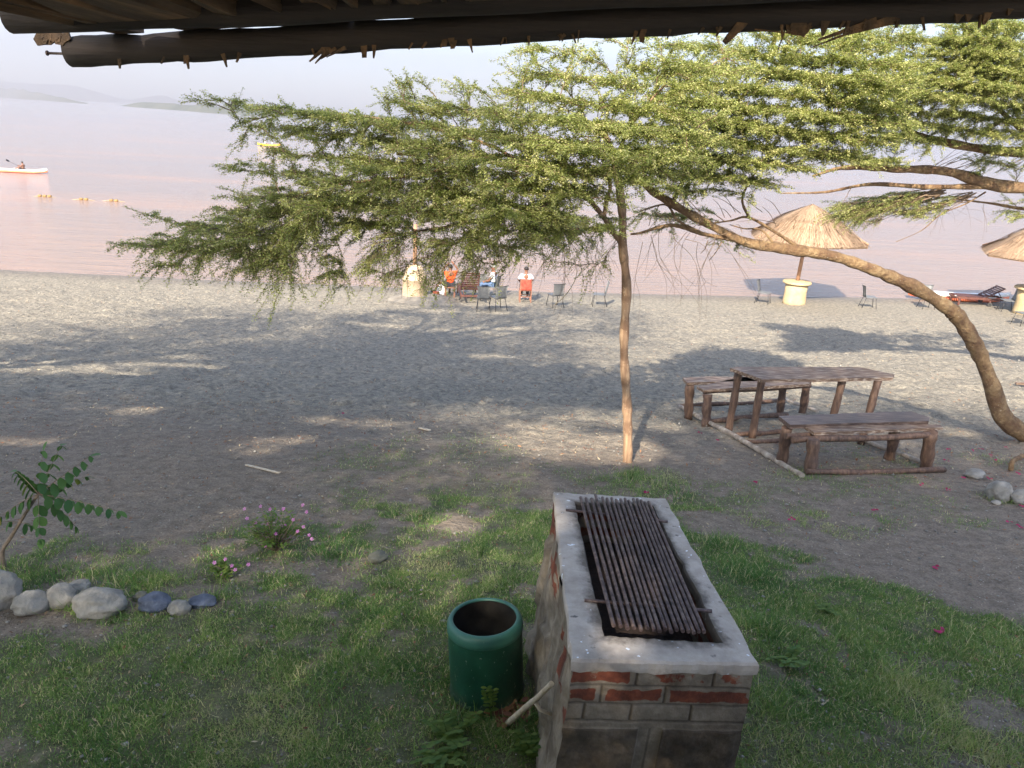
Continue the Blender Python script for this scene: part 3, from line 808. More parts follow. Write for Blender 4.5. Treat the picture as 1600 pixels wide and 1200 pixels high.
for s_ in [(510, 72, 483, 96, .014, .003), (515, 74, 492, 99, .012, .002), (525, 75, 500, 92, .012, .003), (540, 74, 512, 88, .01, .002), (568, 70, 569, 90, .018, .012), (705, 55, 707, 76, .020, .010), (696, 60, 695, 72, .012, .008),
           (905, 45, 903, 66, .006, .002), (1006, 42, 1003, 66, .018, .012), (1165, 30, 1132, 67, .030, .012), (1250, 30, 1247, 55, .05, .035), (1236, 40, 1232, 52, .03, .01), (1262, 38, 1255, 57, .03, .006), (1290, 32, 1286, 56, .03, .004),
           (1390, 28, 1268, 74, .012, .002), (1370, 32, 1280, 62, .02, .006), (1400, 30, 1300, 60, .02, .002), (1500, 18, 1496, 35, .03, .006), (1515, 18, 1512, 34, .03, .004), (1545, 16, 1538, 38, .03, .006), (1580, 10, 1576, 24, .02, .004), (1227, 48, 1216, 78, .003, .001), (1180, 46, 1240, 52, .004, .002),
           (85, 50, 55, 66, .06, .02), (95, 52, 92, 70, .05, .02), (100, 50, 108, 62, .03, .01)]:
    stub(*s_)
for k in range(34):
    px = rr_.uniform(150, 1590); pyb = float(np.interp(px, [p[0] for p in bl_px], [p[1] for p in bl_px])); L_ = rr_.choice([6, 8, 10, 16]); stub(px, pyb+14, px+rr_.uniform(-9, 6), pyb+19+L_, rr_.uniform(.004, .014), .003)
for k in range(10):
    px = rr_.uniform(66, 104); stub(px, 50, px+rr_.uniform(-8, 4), 58+rr_.uniform(2, 12), .02, .006)
stubs.build('splinter', M['roofslat'], EV)
a = at(108, 84, 2.30); b_ = at(75, 83, 2.30)
mb = MB(); mb.tube([a+np.array([.03, 0, 0]), b_], .0035, 8); mb.tube([b_, b_+np.array([-.004, 0, 0])], .007, 8); mb.build('nail', M['iron'], EV)
# terrace under the photographer
mb = MB(); mb.prism([(-2.6, .75, 4.9), (5, .75, 4.9), (5, -6, 4.9), (-2.6, -6, 4.9)], 1.5)
tag(mb.build('terrace', M['deck'], loc=(0, 0, 0)), 'raised terrace under the shelter', kind='structure')

# ------------------------------------------------------------------ stones
def stone(px, py, w_, h_, mm, label, rot=0, flat=1.0, seed=0, dpt=None, tip=0):
    g_ = gnd(px, py+h_/2); dist = np.linalg.norm(g_-CAM)
    sc = dist/F0*.94; rx = w_*sc/2; rz = h_*sc/2*1.02; ry = (dpt or .8)*rx
    bm = bmesh.new(); bmesh.ops.create_icosphere(bm, subdivisions=4, radius=1)
    rs = random.Random(seed); pl = [Vector((rs.uniform(-1, 1), rs.uniform(-1, 1), rs.uniform(-.6, 1))).normalized() for _ in range(7)]
    for v_ in bm.verts:
        p = v_.co.copy(); f_ = 1
        for q in pl:
            dd = p.dot(q)
            lim = .80+.12*rs.random()*0
            if dd > lim*flat+(1-flat): p -= q*(dd-lim)*.9*flat
        nn = float(fbm(p.x*2+seed*3.1+50, (p.y+p.z*1.7)*2+seed+50, 4))-.5
        n3_ = float(fbm(p.x*7+seed*2+20, (p.z+p.y)*7+90, 3))-.5
        p *= 1+nn*.30+n3_*.10
        v_.co = Vector((p.x*rx, p.y*ry, p.z*rz))
    me = bpy.data.meshes.new('stone'); bm.to_mesh(me); bm.free(); me.materials.append(mm)
    me.polygons.foreach_set('use_smooth', [True]*len(me.polygons))
    o = bpy.data.objects.new('stone', me); COL.objects.link(o)
    o.location = (g_[0], g_[1]+ry*.5, g_[2]+rz*.52); o.rotation_euler = (0, tip, rot)
    tag(o, label, 'stone'); return o
stone(-8, 920, 58, 62, M['stone'], 'tall grey boulder at the foot of the leaning sapling', .2, .6, 1)
stone(44, 941, 46, 38, M['stone'], 'angular pale stone second from the left of the stone row', .5, 1, 2)
stone(92, 929, 42, 40, M['stone'], 'rounded grey stone third from the left of the row', .1, .4, 3)
stone(118, 918, 36, 24, M['stone'], 'half hidden grey stone behind the rounded third stone', .9, .6, 4)
stone(149, 941, 74, 44, M['stone'], 'largest smooth oval boulder of the stone row', .05, .25, 5, dpt=.7)
stone(238, 940, 46, 28, M['bluestone'], 'angular dark blue rock in the stone row', .3, 1, 6)
stone(278, 948, 32, 26, M['stone'], 'small round brownish stone beside the dark blue rock', .1, .3, 7)
stone(313, 941, 40, 18, M['bluestone'], 'flat blue grey stone at the right end of the row', .1, .9, 8)
stone(218, 932, 22, 16, M['brownstone'], 'small dull brown stone left of the dark blue rock', .4, .7, 9)
stone(589, 868, 32, 24, M['brownstone'], 'jagged mossy dark rock alone at the lawn edge', .3, 1, 10)
stone(1526, 740, 30, 15, M['stone'], 'low pale stone nearest the bench at the right', .2, .9, 11)
stone(1566, 765, 42, 34, M['stone'], 'large pale boulder at the right edge', .6, .8, 12)
stone(1598, 776, 34, 22, M['stone'], 'pale stone cut by the right edge of the picture', .1, .7, 13)
stone(1558, 785, 14, 6, M['stone'], 'tiny flat white stone below the large pale boulder', .1, .7, 14)
# ------------------------------------------------------------------ bits of wood on the ground
def stick(p0, p1, w_, h_, mm, name, label, cat):
    a = gnd(*p0); b_ = gnd(*p1); c = (a+b_)/2; d = b_-a; L = float(np.linalg.norm(d))
    mb = MB(); q = Vector(d).to_track_quat('X', 'Z').to_matrix(); mb.box((0, 0, 0), (L, w_, h_), q, bev=min(w_, h_)*.2)
    o = mb.build(name, mm); o.location = (c[0], c[1], c[2]+h_*.5+.008); tag(o, label, cat); return o
stick((384, 728), (437, 741), .03, .012, M['paletimber'], 'wood_scrap', 'pale flat wood sliver on the sand between sapling and lawn', 'wood scrap')
stick((655, 670), (672, 674), .04, .015, M['paletimber'], 'wood_scrap', 'short pale wood chip on the sand left of the slender trunk', 'wood scrap')
stick((1586, 601), (1640, 604), .10, .05, M['weathered'], 'plank', 'short weathered plank on the sand at the right edge', 'plank')
# root loop at right
a = gnd(1579, 735); b_ = gnd(1612, 716)
mb = MB(); mb.tube(crom([a, a+np.array([.03, .05, .10]), lerp(a, b_, .5)+np.array([0, 0, .12]), b_+np.array([.1, 0, .08]), b_+np.array([.4, 0, -.02])], 16), [.03]*16, 8, jit=.2)
tag(mb.build('root', M['bark'], loc=a), 'brown bare root arching out of the soil by the leaning tree', 'root')

exec_later = []
# ------------------------------------------------------------------ trees
def leaf_quads(P, Nn, size, rng, flat=.6, asp=.5, long_dir=None):
    """P (n,3) centres -> diamond leaf quads"""
    n = len(P)
    nrm = rng.normal(size=(n, 3)); nrm[:, 2] = np.abs(nrm[:, 2])+flat*2; nrm /= np.linalg.norm(nrm, axis=1, keepdims=True)
    d = rng.normal(size=(n, 3)) if long_dir is None else long_dir+rng.normal(size=(n, 3))*.5
    d -= nrm*(d*nrm).sum(1, keepdims=True); d /= np.linalg.norm(d, axis=1, keepdims=True)+1e-9
    s_ = np.cross(nrm, d); L = size*(.7+.6*rng.random((n, 1))); 
    A = P; B = P+d*L*.5+s_*L*asp*.5; C = P+d*L; D = P+d*L*.5-s_*L*asp*.5
    V = np.stack([A, B, C, D], 1).reshape(-1, 3); F = np.arange(4*n).reshape(n, 4)
    return V, F
def acacia(name, label, cat, base, limbs, lobes, seed, leaf=.017, tufts=True, barkm='bark', bare=(), tint0=.0, group=None, dens=1.0, mleaf='acacia', cen=None):
    rng = np.random.default_rng(seed)
    T_ = empty(name, base, label, cat, group)
    mb = MB(); LP = []; LR = []
    for pts, ra, rb in limbs:
        K = max(10, len(pts)*9); C = crom(pts, K); rad = np.linspace(ra, rb, K)*(1+.07*np.sin(np.arange(K)*.37+seed)*np.sin(np.arange(K)*.11+1)+.17*(np.array([float(vnoise(i*.6+seed, ra*50)) for i in range(K)])-.5)*2)
        mb.tube(C, list(rad), 16 if ra > .04 else 8, jit=.035)
        LP.append(C); LR.append(rad)
    mb.build('trunk', M[barkm], T_)
    LPa = np.vstack(LP)
    Bc = []; Br = []; TW = []; TR = []; tuft = []; td = []; tt = []
    LPc = [LPa]; cen_ = np.array(limbs[0][0][-1] if cen is None else cen); jobs = []
    for lb in lobes:
        c, rr, nb = np.array(lb[0]), np.array(lb[1]), int(lb[2]*dens)
        opt = lb[3] if len(lb) > 3 else {}
        for _ in range(nb):
            d = rng.normal(size=3); d /= np.linalg.norm(d); e = c+d*rr*rng.random()**(1/2.4)
            e[2] = round((e[2]+.07*e[0])/.21)*.21-.07*e[0]+rng.normal()*.025
            jobs.append((np.min(np.linalg.norm(LPa-e, axis=1)), e, opt))
    jobs.sort(key=lambda q: q[0])
    for _, e, opt in jobs:
            PP = np.vstack(LPc)
            if 'root' in opt and rng.random() < .5: root = np.array(opt['root'])+rng.normal(size=3)*.05
            else:
                D = np.linalg.norm((PP-e)*np.array([1, 1, 1.2]), axis=1); inw = ((PP-cen_)**2).sum(1) > ((e-cen_)**2).sum()
                D = D+np.abs(D-.42)*.6+inw*.35+rng.random(len(PP))*.18; root = PP[np.argmin(D)]
            L = np.linalg.norm(e-root)
            if L < .12: continue
            mid = (root+e)/2+np.array([0, 0, opt.get('arch', .12)*L])+rng.normal(size=3)*.06*L
            t = np.linspace(0, 1, 9)[:, None]
            C = (1-t)**2*root+2*t*(1-t)*mid+t*t*e
            C[1:-1] += rng.normal(size=(7, 3))*.010*L
            LPc.append(C[3:])
            flow = (e-cen_)*np.array([1, 1, 0]); flow /= np.linalg.norm(flow)+1e-9
            Bc.append(C); Br.append(np.linspace(.0045+.006*L, .0022, 9))
            nt_ = int(max(7, L/.050*opt.get('tw', 1.0)))
            tk = np.sort(.15+.85*rng.random(nt_)**.8)
            for q in tk:
                i = min(7, int(q*8)); f_ = q*8-i; p = C[i]*(1-f_)+C[i+1]*f_
                tg = C[i+1]-C[i]; tg /= np.linalg.norm(tg)+1e-9
                side = np.cross(tg, [0, 0, 1]); side /= np.linalg.norm(side)+1e-9
                dr = tg*rng.uniform(.3, .9)+flow*rng.uniform(.1, .6)+side*rng.choice([-1, 1])*rng.uniform(.2, .9)+np.array([0, 0, rng.normal()*.13+opt.get('lift', .05)])
                dr /= np.linalg.norm(dr)
                l = rng.uniform(.10, .34)*opt.get('tl', 1.0)
                a1 = p+dr*l*.5+np.array([0, 0, .02*l]); a2 = p+dr*l+np.array([0, 0, -opt.get('droop', .08)*l])+rng.normal(size=3)*.03
                TW.append([p, a1, a2]); TR.append([.0028, .002, .0012])
                if rng.random() < opt.get('leafy', 1.0):
                    m_ = max(3, int(l/.021)); s_ = np.linspace(.12, 1, m_)[:, None]
                    tuft.append((1-s_)**2*p+2*s_*(1-s_)*a1+s_*s_*a2); td.append(np.repeat(dr[None], m_, 0))
                    tt.append(np.full(m_, rng.random()))
            s_ = np.linspace(.5, 1, max(6, int(L*.5/.024)))
            ii = np.minimum(7, (s_*8).astype(int)); ff = (s_*8-ii)[:, None]
            if rng.random() < opt.get('leafy', 1.0):
                tuft.append(C[ii]*(1-ff)+C[ii+1]*ff); td.append(np.repeat((e-root)[None]/L, len(s_), 0)); tt.append(np.full(len(s_), rng.random()))
    for pts, ra, rb in bare:
        C = crom(pts, 9); Bc.append(C); Br.append(np.linspace(ra, rb, 9))
    V1, F1 = tubes_np(np.array(Bc), np.array(Br), 5)
    V2, F2 = tubes_np(np.array(TW), np.array(TR), 3)
    npmesh('branches', np.vstack([V1, V2]), np.vstack([F1, F2+len(V1)]), M['twig'], T_)
    Pt = np.vstack(tuft); Dt = np.vstack(td); Tt = np.concatenate(tt)
    k = 7
    off = rng.normal(size=(len(Pt), k, 3))*leaf*.42
    P_ = (Pt[:, None]+off).reshape(-1, 3); Dd = np.repeat(Dt, k, 0)
    ld = off.reshape(-1, 3)/leaf+Dd*.4
    V, F_ = leaf_quads(P_, None, leaf, rng, .55, .62, ld)
    tnt = np.clip(np.repeat(np.repeat(Tt, k)*.55+rng.random(len(P_))*.45+tint0, 4), 0, 1)
    npmesh('crown', V, F_, M[mleaf], T_, tint=tnt)
    return T_, len(P_)

def A(px, py, Y): return at(px, py, Y)
nleaf = 0
# slender straight tree in the middle
b0 = gnd(980, 722)
limbs = [([b0-np.array([0, 0, .1]), b0+np.array([.0, 0, .06]), A(980, 640, b0[1]), A(975, 540, b0[1]), A(979, 450, b0[1]), A(973, 385, b0[1]), A(972, 330, b0[1]), A(960, 250, b0[1]+.0), A(935, 190, b0[1]-.1)], .060, .034),
         ([A(975, 385, b0[1]), A(958, 362, b0[1]), A(940, 335, b0[1]-.1), A(905, 300, b0[1]-.2), A(840, 270, b0[1]-.2), A(740, 250, b0[1]), A(620, 240, b0[1]+.1)], .034, .014),
         ([A(944, 338, b0[1]-.1), A(948, 310, b0[1]-.1), A(953, 285, b0[1]), A(930, 220, b0[1]+.1)], .026, .014),
         ([A(740, 252, b0[1]), A(640, 275, b0[1]+.1), A(520, 290, b0[1]), A(430, 320, b0[1])], .018, .008),
         ([A(840, 270, b0[1]-.2), A(760, 225, b0[1]+.3), A(650, 195, b0[1]+.4), A(540, 180, b0[1]+.4), A(470, 185, b0[1]+.4)], .02, .008),
         ([A(905, 300, b0[1]-.2), A(820, 330, b0[1]-.1), A(720, 350, b0[1]), A(600, 370, b0[1])], .02, .008),
         ([A(960, 250, b0[1]), A(990, 190, b0[1]), A(1040, 130, b0[1])], .024, .008)]
Yc = b0[1]
lobes = [
 (A(700, 260, Yc+.1), (.95, .8, .42), 56), (A(600, 300, Yc), (.9, .8, .42), 58), (A(500, 325, Yc), (.85, .7, .40), 52, {'droop': .2}),
 (A(400, 360, Yc), (.75, .6, .28), 36, {'droop': .3}), (A(330, 390, Yc), (.75, .5, .18), 20, {'droop': .3}), (A(600, 220, Yc+.4), (.9, .7, .26), 36),
 (A(480, 190, Yc+.4), (.75, .6, .16), 16), (A(390, 175, Yc+.4), (.55, .4, .12), 7, {'tl': .7}), (A(420, 250, Yc+.2), (.75, .5, .16), 9, {'tl': .8}),
 (A(250, 370, Yc), (.55, .4, .14), 7, {'tl': .8, 'droop': .3}), (A(480, 415, Yc), (1.0, .6, .22), 18, {'droop': .4}), (A(690, 390, Yc), (.95, .7, .30), 24, {'droop': .5, 'leafy': .6}),
 (A(700, 190, Yc+.5), (.8, .7, .25), 22), (A(770, 330, Yc-.2), (.85, .8, .40), 48), (A(850, 250, Yc-.5), (.85, .8, .45), 62), (A(960, 240, Yc-.7), (.8, .6, .40), 56), (A(840, 330, Yc-.9), (.7, .4, .28), 22),
 (A(880, 170, Yc), (.9, .7, .35), 26), (A(890, 330, Yc-.3), (.55, .6, .28), 16), (A(1020, 180, Yc-.3), (.8, .7, .40), 34), (A(870, 385, Yc+.2), (.8, .6, .22), 14, {'leafy': .35, 'droop': .5}),
 (A(900, 105, Yc+.2), (.8, .6, .22), 11, {'leafy': .9}), (A(1060, 100, Yc), (.7, .6, .25), 16), (A(620, 150, Yc+.5), (.25, .3, .18), 4, {'lift': .9, 'tl': .6}),
]
bare = []
rb = random.Random(5)
for k in range(26):
    px = rb.uniform(830, 1130); py = rb.uniform(330, 380); Yb = Yc+rb.uniform(-.3, .4)
    a = A(px, py, Yb); b_ = A(px+rb.uniform(-70, 60), py+rb.uniform(50, 120), Yb+rb.uniform(-.2, .2)); m_ = (a+b_)/2+np.array([rb.uniform(-.1, .1), 0, rb.uniform(-.05, .12)])
    bare.append(([a, m_, b_], .003, .0012))
    c_ = A(*(np.array(proj(b_))+np.array([rb.uniform(-40, 40), rb.uniform(5, 40)])), Yb); bare.append(([m_, (m_+c_)/2+np.array([.04, 0, .03]), c_], .002, .001))
for k in range(14):
    px = rb.uniform(560, 760); py = rb.uniform(360, 410); Yb = Yc+rb.uniform(-.3, .4)
    a = A(px, py, Yb); b_ = A(px+rb.uniform(-50, 30), py+rb.uniform(40, 80), Yb); bare.append(([a, (a+b_)/2+np.array([.05, 0, .05]), b_], .003, .0015))
T1, k_ = acacia('acacia_tree', 'slender straight-trunked acacia in the middle with its crown sweeping left', 'tree', b0, limbs, lobes, 3, .020, dens=2.45, barkm='slenderbark', bare=bare); nleaf += k_
# leaning acacia
b1 = gnd(1612, 690); Y1 = b1[1]
limbs = [([b1+np.array([.35, .05, -.12]), b1+np.array([.06, 0, .03]), A(1570, 655, Y1), A(1549, 600, Y1), A(1528, 548, Y1-.02), A(1502, 503, Y1-.05), A(1482, 482, Y1-.05), A(1430, 450, Y1-.08), A(1370, 424, Y1-.1), A(1300, 400, Y1-.15), A(1220, 388, Y1-.2), A(1165, 378, Y1-.2), A(1110, 352, Y1-.25), A(1050, 318, Y1-.3), A(1005, 285, Y1-.3), A(980, 230, Y1-.3)], .136, .040),
         ([A(1160, 376, Y1-.2), A(1100, 366, Y1-.2), A(1050, 352, Y1-.2), A(1000, 364, Y1-.2), A(985, 366, Y1-.2)], .034, .012),
         ([A(1100, 366, Y1-.2), A(1060, 345, Y1-.25), A(1040, 320, Y1-.2), A(1000, 330, Y1)], .022, .010),
         ([A(1245, 385, Y1-.2), A(1215, 365, Y1-.2), A(1170, 340, Y1-.2), A(1140, 345, Y1-.2), A(1090, 352, Y1-.2)], .026, .008),
         ([A(1170, 340, Y1-.2), A(1160, 310, Y1-.25), A(1180, 270, Y1-.3), A(1230, 200, Y1-.3)], .02, .010),
         ([A(1212, 384, Y1-.2), A(1190, 360, Y1-.2), A(1162, 357, Y1-.2), A(1140, 351, Y1-.2)], .017, .006),
         ([A(1050, 318, Y1-.3), A(1090, 240, Y1-.4), A(1150, 160, Y1-.4), A(1220, 100, Y1-.4)], .03, .012)]
lobes = [(A(1120, 200, Y1-.6), (.8, .7, .48), 52), (A(1220, 160, Y1-.8), (.85, .7, .48), 52), (A(1200, 240, Y1-.7), (.75, .6, .35), 40), (A(1320, 130, Y1-.8), (.8, .7, .45), 44), (A(1120, 270, Y1-.5), (.7, .6, .28), 30),
         (A(1270, 215, Y1-.5), (.55, .7, .28), 24), (A(1050, 250, Y1-.6), (.7, .6, .35), 36), (A(1130, 110, Y1-.3), (.8, .6, .3), 20), (A(1060, 345, Y1), (.6, .5, .16), 8, {'leafy': .6}), (A(1150, 385, Y1), (.35, .4, .12), 4, {'leafy': .3}), (A(1250, 85, Y1-.6), (.8, .6, .3), 24), (A(1350, 190, Y1-.7), (.6, .5, .3), 24), (A(1310, 235, Y1-.5), (.4, .4, .16), 12), (A(1090, 160, Y1-.6), (.7, .6, .4), 26), (A(1200, 60, Y1-.4), (.8, .6, .2), 12)]
bare = []
for k in range(26):
    px = rb.uniform(1000, 1240); py = rb.uniform(330, 370); Yb = Y1+rb.uniform(-.5, 0)
    a = A(px, py, Yb); b_ = A(px+rb.uniform(-60, 20), py+rb.uniform(-40, 40), Yb); bare.append(([a, (a+b_)/2+np.array([0, 0, .04]), b_], .005, .002))
a = A(1090, 380, Y1-.2); bare.append(([a, A(1088, 400, Y1-.2), A(1095, 425, Y1-.2), A(1103, 440, Y1-.2), A(1120, 448, Y1-.2)], .004, .0015)); bare.append(([A(1103, 440, Y1-.2), A(1092, 455, Y1-.2), A(1097, 470, Y1-.2)], .003, .0012)); bare.append(([A(1095, 425, Y1-.2), A(1083, 432, Y1-.2), A(1075, 441, Y1-.2)], .002, .001))
bare.append(([A(1128, 378, Y1-.2), A(1118, 395, Y1-.2), A(1108, 407, Y1-.2)], .009, .005)); bare.append(([A(1106, 376, Y1-.2), A(1102, 388, Y1-.2), A(1095, 396, Y1-.2)], .007, .004))
T2, k_ = acacia('acacia_tree', 'leaning acacia with a thick bent trunk arching in from the right edge', 'tree', b1, limbs, lobes, 8, .0215, cen=A(1150, 300, Y1), dens=3.0, bare=bare); nleaf += k_
# third acacia rooted beyond the right edge
b2 = gnd(1960, 640); Y2 = b2[1]
limbs = [([b2-np.array([0, 0, .1]), A(1940, 520, Y2), A(1880, 400, Y2-.1), A(1780, 320, Y2-.2), A(1660, 298, Y2-.4), A(1560, 290, Y2-.5), A(1480, 268, Y2-.6), A(1400, 264, Y2-.7), A(1320, 262, Y2-.8), A(1270, 275, Y2-.8)], .20, .02),
         ([A(1640, 300, Y2-.4), A(1540, 292, Y2-.5), A(1450, 292, Y2-.5), A(1360, 288, Y2-.5), A(1290, 300, Y2-.5), A(1220, 302, Y2-.5)], .06, .010),
         ([A(1880, 400, Y2-.1), A(1760, 300, Y2-.5), A(1640, 245, Y2-.8), A(1560, 236, Y2-.9), A(1490, 225, Y2-1), A(1420, 205, Y2-1), A(1380, 160, Y2-1)], .13, .03),
         ([A(1780, 325, Y2-.2), A(1660, 325, Y2-.1), A(1600, 326, Y2), A(1550, 318, Y2), A(1500, 312, Y2)], .05, .012),
         ([A(1640, 245, Y2-.8), A(1560, 170, Y2-1.2), A(1480, 100, Y2-1.4)], .05, .02), ([A(1540, 300, Y2-.3), A(1510, 318, Y2-.3), A(1470, 335, Y2-.3), A(1440, 360, Y2-.3), A(1400, 378, Y2-.3)], .016, .005)]
lobes = [(A(1420, 130, Y2-1.4), (.8, .7, .42), 44), (A(1520, 130, Y2-1.5), (.8, .7, .45), 50), (A(1600, 120, Y2-1.5), (.7, .7, .50), 44), (A(1500, 70, Y2-1.3), (.9, .6, .3), 36), (A(1360, 60, Y2-1), (.8, .6, .25), 22), (A(1400, 195, Y2-1.2), (.65, .5, .26), 24),
         (A(1500, 200, Y2-1.3), (.7, .5, .26), 24), (A(1590, 190, Y2-1.4), (.6, .5, .30), 22), (A(1360, 250, Y2-.9), (.55, .5, .18), 12), (A(1560, 60, Y2-1.8), (.7, .6, .3), 30),
         (A(1340, 335, Y2-.2), (.60, .4, .17), 20, {'leafy': .38, 'tl': 1.3, 'root': A(1470, 300, Y2-.3), 'arch': .0, 'droop': .2}), (A(1430, 330, Y2-.2), (.45, .4, .14), 10, {'leafy': .35, 'root': A(1520, 305, Y2-.3), 'arch': 0}), (A(1560, 255, Y2-.6), (.6, .5, .14), 9, {'leafy': .5}), (A(1600, 330, Y2), (.4, .4, .1), 6, {'leafy': .5}),
         (A(1440, 225, Y2-1.1), (.5, .5, .14), 12), (A(1580, 230, Y2-1.2), (.4, .4, .12), 7), (A(1560, 120, Y2-2.0), (.8, .5, .45), 40), (A(1460, 150, Y2-1.8), (.7, .5, .4), 30), (A(1700, 160, Y2-1), (1.0, 1.0, .6), 30), (A(1850, 180, Y2-.5), (1.4, 1.4, .6), 30)]
bare = []
for k in range(12):
    px = rb.uniform(1440, 1580); py = rb.uniform(305, 325); Yb = Y2
    a = A(px, py, Yb); b_ = A(px+rb.uniform(-25, 25), py+rb.uniform(25, 60), Yb); bare.append(([a, (a+b_)/2+np.array([.04, 0, 0]), b_], .003, .0012)); c_ = A(px+rb.uniform(-60, 60), py+rb.uniform(25, 50), Yb); bare.append(([(a+b_)/2, (a+c_)/2, c_], .002, .001))
for k in range(16):
    px = rb.uniform(1440, 1600); py = rb.uniform(255, 275); a = A(px, py, Y2-.4); b_ = A(px+rb.uniform(40, 90), py-rb.uniform(20, 40), Y2-.3); bare.append(([a, (a+b_)/2, b_], .006, .003))
T3, k_ = acacia('acacia_tree', 'acacia rooted beyond the right edge with thick horizontal limbs and bright crown', 'tree', b2, limbs, lobes, 14, .0215, cen=A(1700, 260, Y2), dens=3.1, bare=bare); nleaf += k_

# big unseen trees added beside and behind the terrace to throw the shade
SUNEL, SUNAZ = R(34), R(17)
TS = np.array([-math.sin(SUNAZ)*math.cos(SUNEL), -math.cos(SUNAZ)*math.cos(SUNEL), math.sin(SUNEL)])
GAPS = [(gnd(a, b_), c_, d_) for a, b_, c_, d_ in ((900, 695, 1.15, .85), (840, 668, .6, .3), (960, 715, .5, .35), (1160, 612, 1.1, .5), (1330, 600, 1.0, .42), (1420, 585, .8, .3), (440, 690, .5, .2), (540, 660, .8, .22), (400, 705, .4, .15), (90, 578, 1.6, .45), (270, 570, 1.2, .28), (770, 556, .7, .28), (700, 822, .28, .22), (30, 690, .5, .2), (200, 640, .9, .2), (1560, 590, .8, .4), (1180, 500, 2.2, .9))]  # ground spots kept sunny by cutting holes in the added crowns
def pruned(P_, streak=True):
    """True where a leaf would close one of the gaps the sun shines through"""
    t = np.full(len(P_), 10.0)
    for _ in range(5):
        q = P_-TS*t[:, None]; t = (P_[:, 2]-gbase(q[:, 0], q[:, 1]))/TS[2]
    q = P_-TS*t[:, None]; k_ = np.zeros(len(P_), bool)
    for g_, rx, ry in GAPS:
        w_ = 1+.5*(fbm(q[:, 0]*2.2, q[:, 1]*2.2, 2)-.5)
        k_ |= ((q[:, 0]-g_[0])/(rx*w_))**2+((q[:, 1]-g_[1])/(ry*w_))**2 < 1
    if streak: k_ |= (fbm(q[:, 0]*.42+3, q[:, 1]*1.25+8, 3) > .665) & (q[:, 1] > 8.6)
    return k_     # azimuth the light travels towards, right of +Y
def added_shade_tree(x, y, z, rr, nb, seed, label, leaf=.12, foot=None):
    rng = np.random.default_rng(seed); fx_, fy_ = foot or (x, y); g0 = np.array([fx_, fy_, float(gbase(fx_, fy_))]); c = np.array([x, y, z])
    T_ = empty('added_shade_tree', g0, label, 'tree')
    mb = MB(); top = c-np.array([0, 0, rr[2]*.3]); mb.tube(crom([g0-np.array([0, 0, .2]), lerp(g0, top, .5)+np.array([.2, .1, 0]), top], 14), list(np.linspace(.28, .14, 14)), 12, jit=.1)
    E = []
    for k in range(9):
        an = k*2*PI/9+rng.random(); e = c+np.array([math.cos(an)*rr[0]*.8, math.sin(an)*rr[1]*.8, rng.uniform(-.1, .4)*rr[2]]); E.append(e)
        lc = crom([lerp(g0, top, .75), (top+e)/2+np.array([0, 0, .1]), e], 16)
        if pruned(lc, False)[5:].any(): continue
        mb.tube(lc, list(np.linspace(.12, .03, 16)), 8)
    mb.build('trunk', M['bark'], T_)
    P_ = []
    for _ in range(nb):
        d = rng.normal(size=3); d /= np.linalg.norm(d); q = c+d*np.array(rr)*rng.random()**(1/2.6)
        s_ = rng.uniform(.35, .9); P_.append(q+rng.normal(size=(170, 3))*np.array([s_, s_, s_*.4]))
    P_ = np.vstack(P_); P_ = P_[~pruned(P_, seed != 2)]; V, F_ = leaf_quads(P_, None, leaf, rng, .4, .6)
    npmesh('crown', V, F_, M['acacia'], T_, tint=np.repeat(rng.random(len(P_)), 4)); return T_
SHADE = [(0.5, -8.2, 12.0, (5.8, 2.6, 1.9), 180, 5), (-1.2, -10.5, 16.4, (7.5, 3.0, 1.9), 190, 6), (-9.5, -11.5, 15.6, (3.4, 2.6, 1.9), 80, 10), (-11.0, -5.0, 12.6, (3.8, 3.2, 2.0), 110, 7), (-3.6, -8.6, 10.6, (3.6, 2.2, 1.6), 90, 8), (-7.5, -5.5, 10.2, (4.2, 3.6, 2.0), 190, 1), (-8.6, -3.5, 14.6, (4.6, 3.6, 2.3), 210, 2), (-13.5, 1.0, 12.5, (5.0, 4.5, 2.4), 150, 3)]
LB = ['wide unseen tree added for shade directly behind the shelter', 'tallest unseen tree added for shade far behind the shelter', 'tall narrow unseen tree added for shade at the far back left of the shelter', 'unseen tree added for shade at the far left behind the terrace', 'lower bushy unseen tree added for shade at the back corner of the terrace', 'broad unseen tree added for shade left of the terrace behind the viewer', 'tall unseen tree added for shade over the back of the terrace', 'spreading unseen tree added for shade far to the left of the terrace']
SHADE.append((-6.3, 4.6, 13.2, (5.2, 4.4, 1.9), 120, 9)); LB.append('very tall unseen tree added for shade, leaning over the lawn from the far left')
for k, a in enumerate(SHADE): added_shade_tree(a[0], a[1], a[2], a[3], a[4], a[5], LB[k], foot=(-12.5, 3.0) if a[5] == 9 else None)

# ------------------------------------------------------------------ grass
rng = np.random.default_rng(21)
def grass_pts(n, y0, y1, halfw, dens_fn):
    Yy = rng.uniform(y0, y1, n); Xx = rng.uniform(-1, 1, n)*halfw(Yy)
    k = rng.random(n) < dens_fn(Xx, Yy); return Xx[k], Yy[k]
def clumpy(x, y): 
    return lawnmask(x, y)*np.clip((fbm(x*9+4, y*9+8, 3)-.15)/.32, .2, 1)
hw = lambda y: .9+.75*y+0*y
X1, Y1_ = grass_pts(420000, 1.7, 3.6, hw, clumpy)
X2, Y2_ = grass_pts(950000, 3.6, 6.6, hw, clumpy)
X3, Y3_ = grass_pts(300000, 6.6, 10.5, hw, clumpy)
GX = np.concatenate([X1, X2, X3]); GYy = np.concatenate([Y1_, Y2_, Y3_])
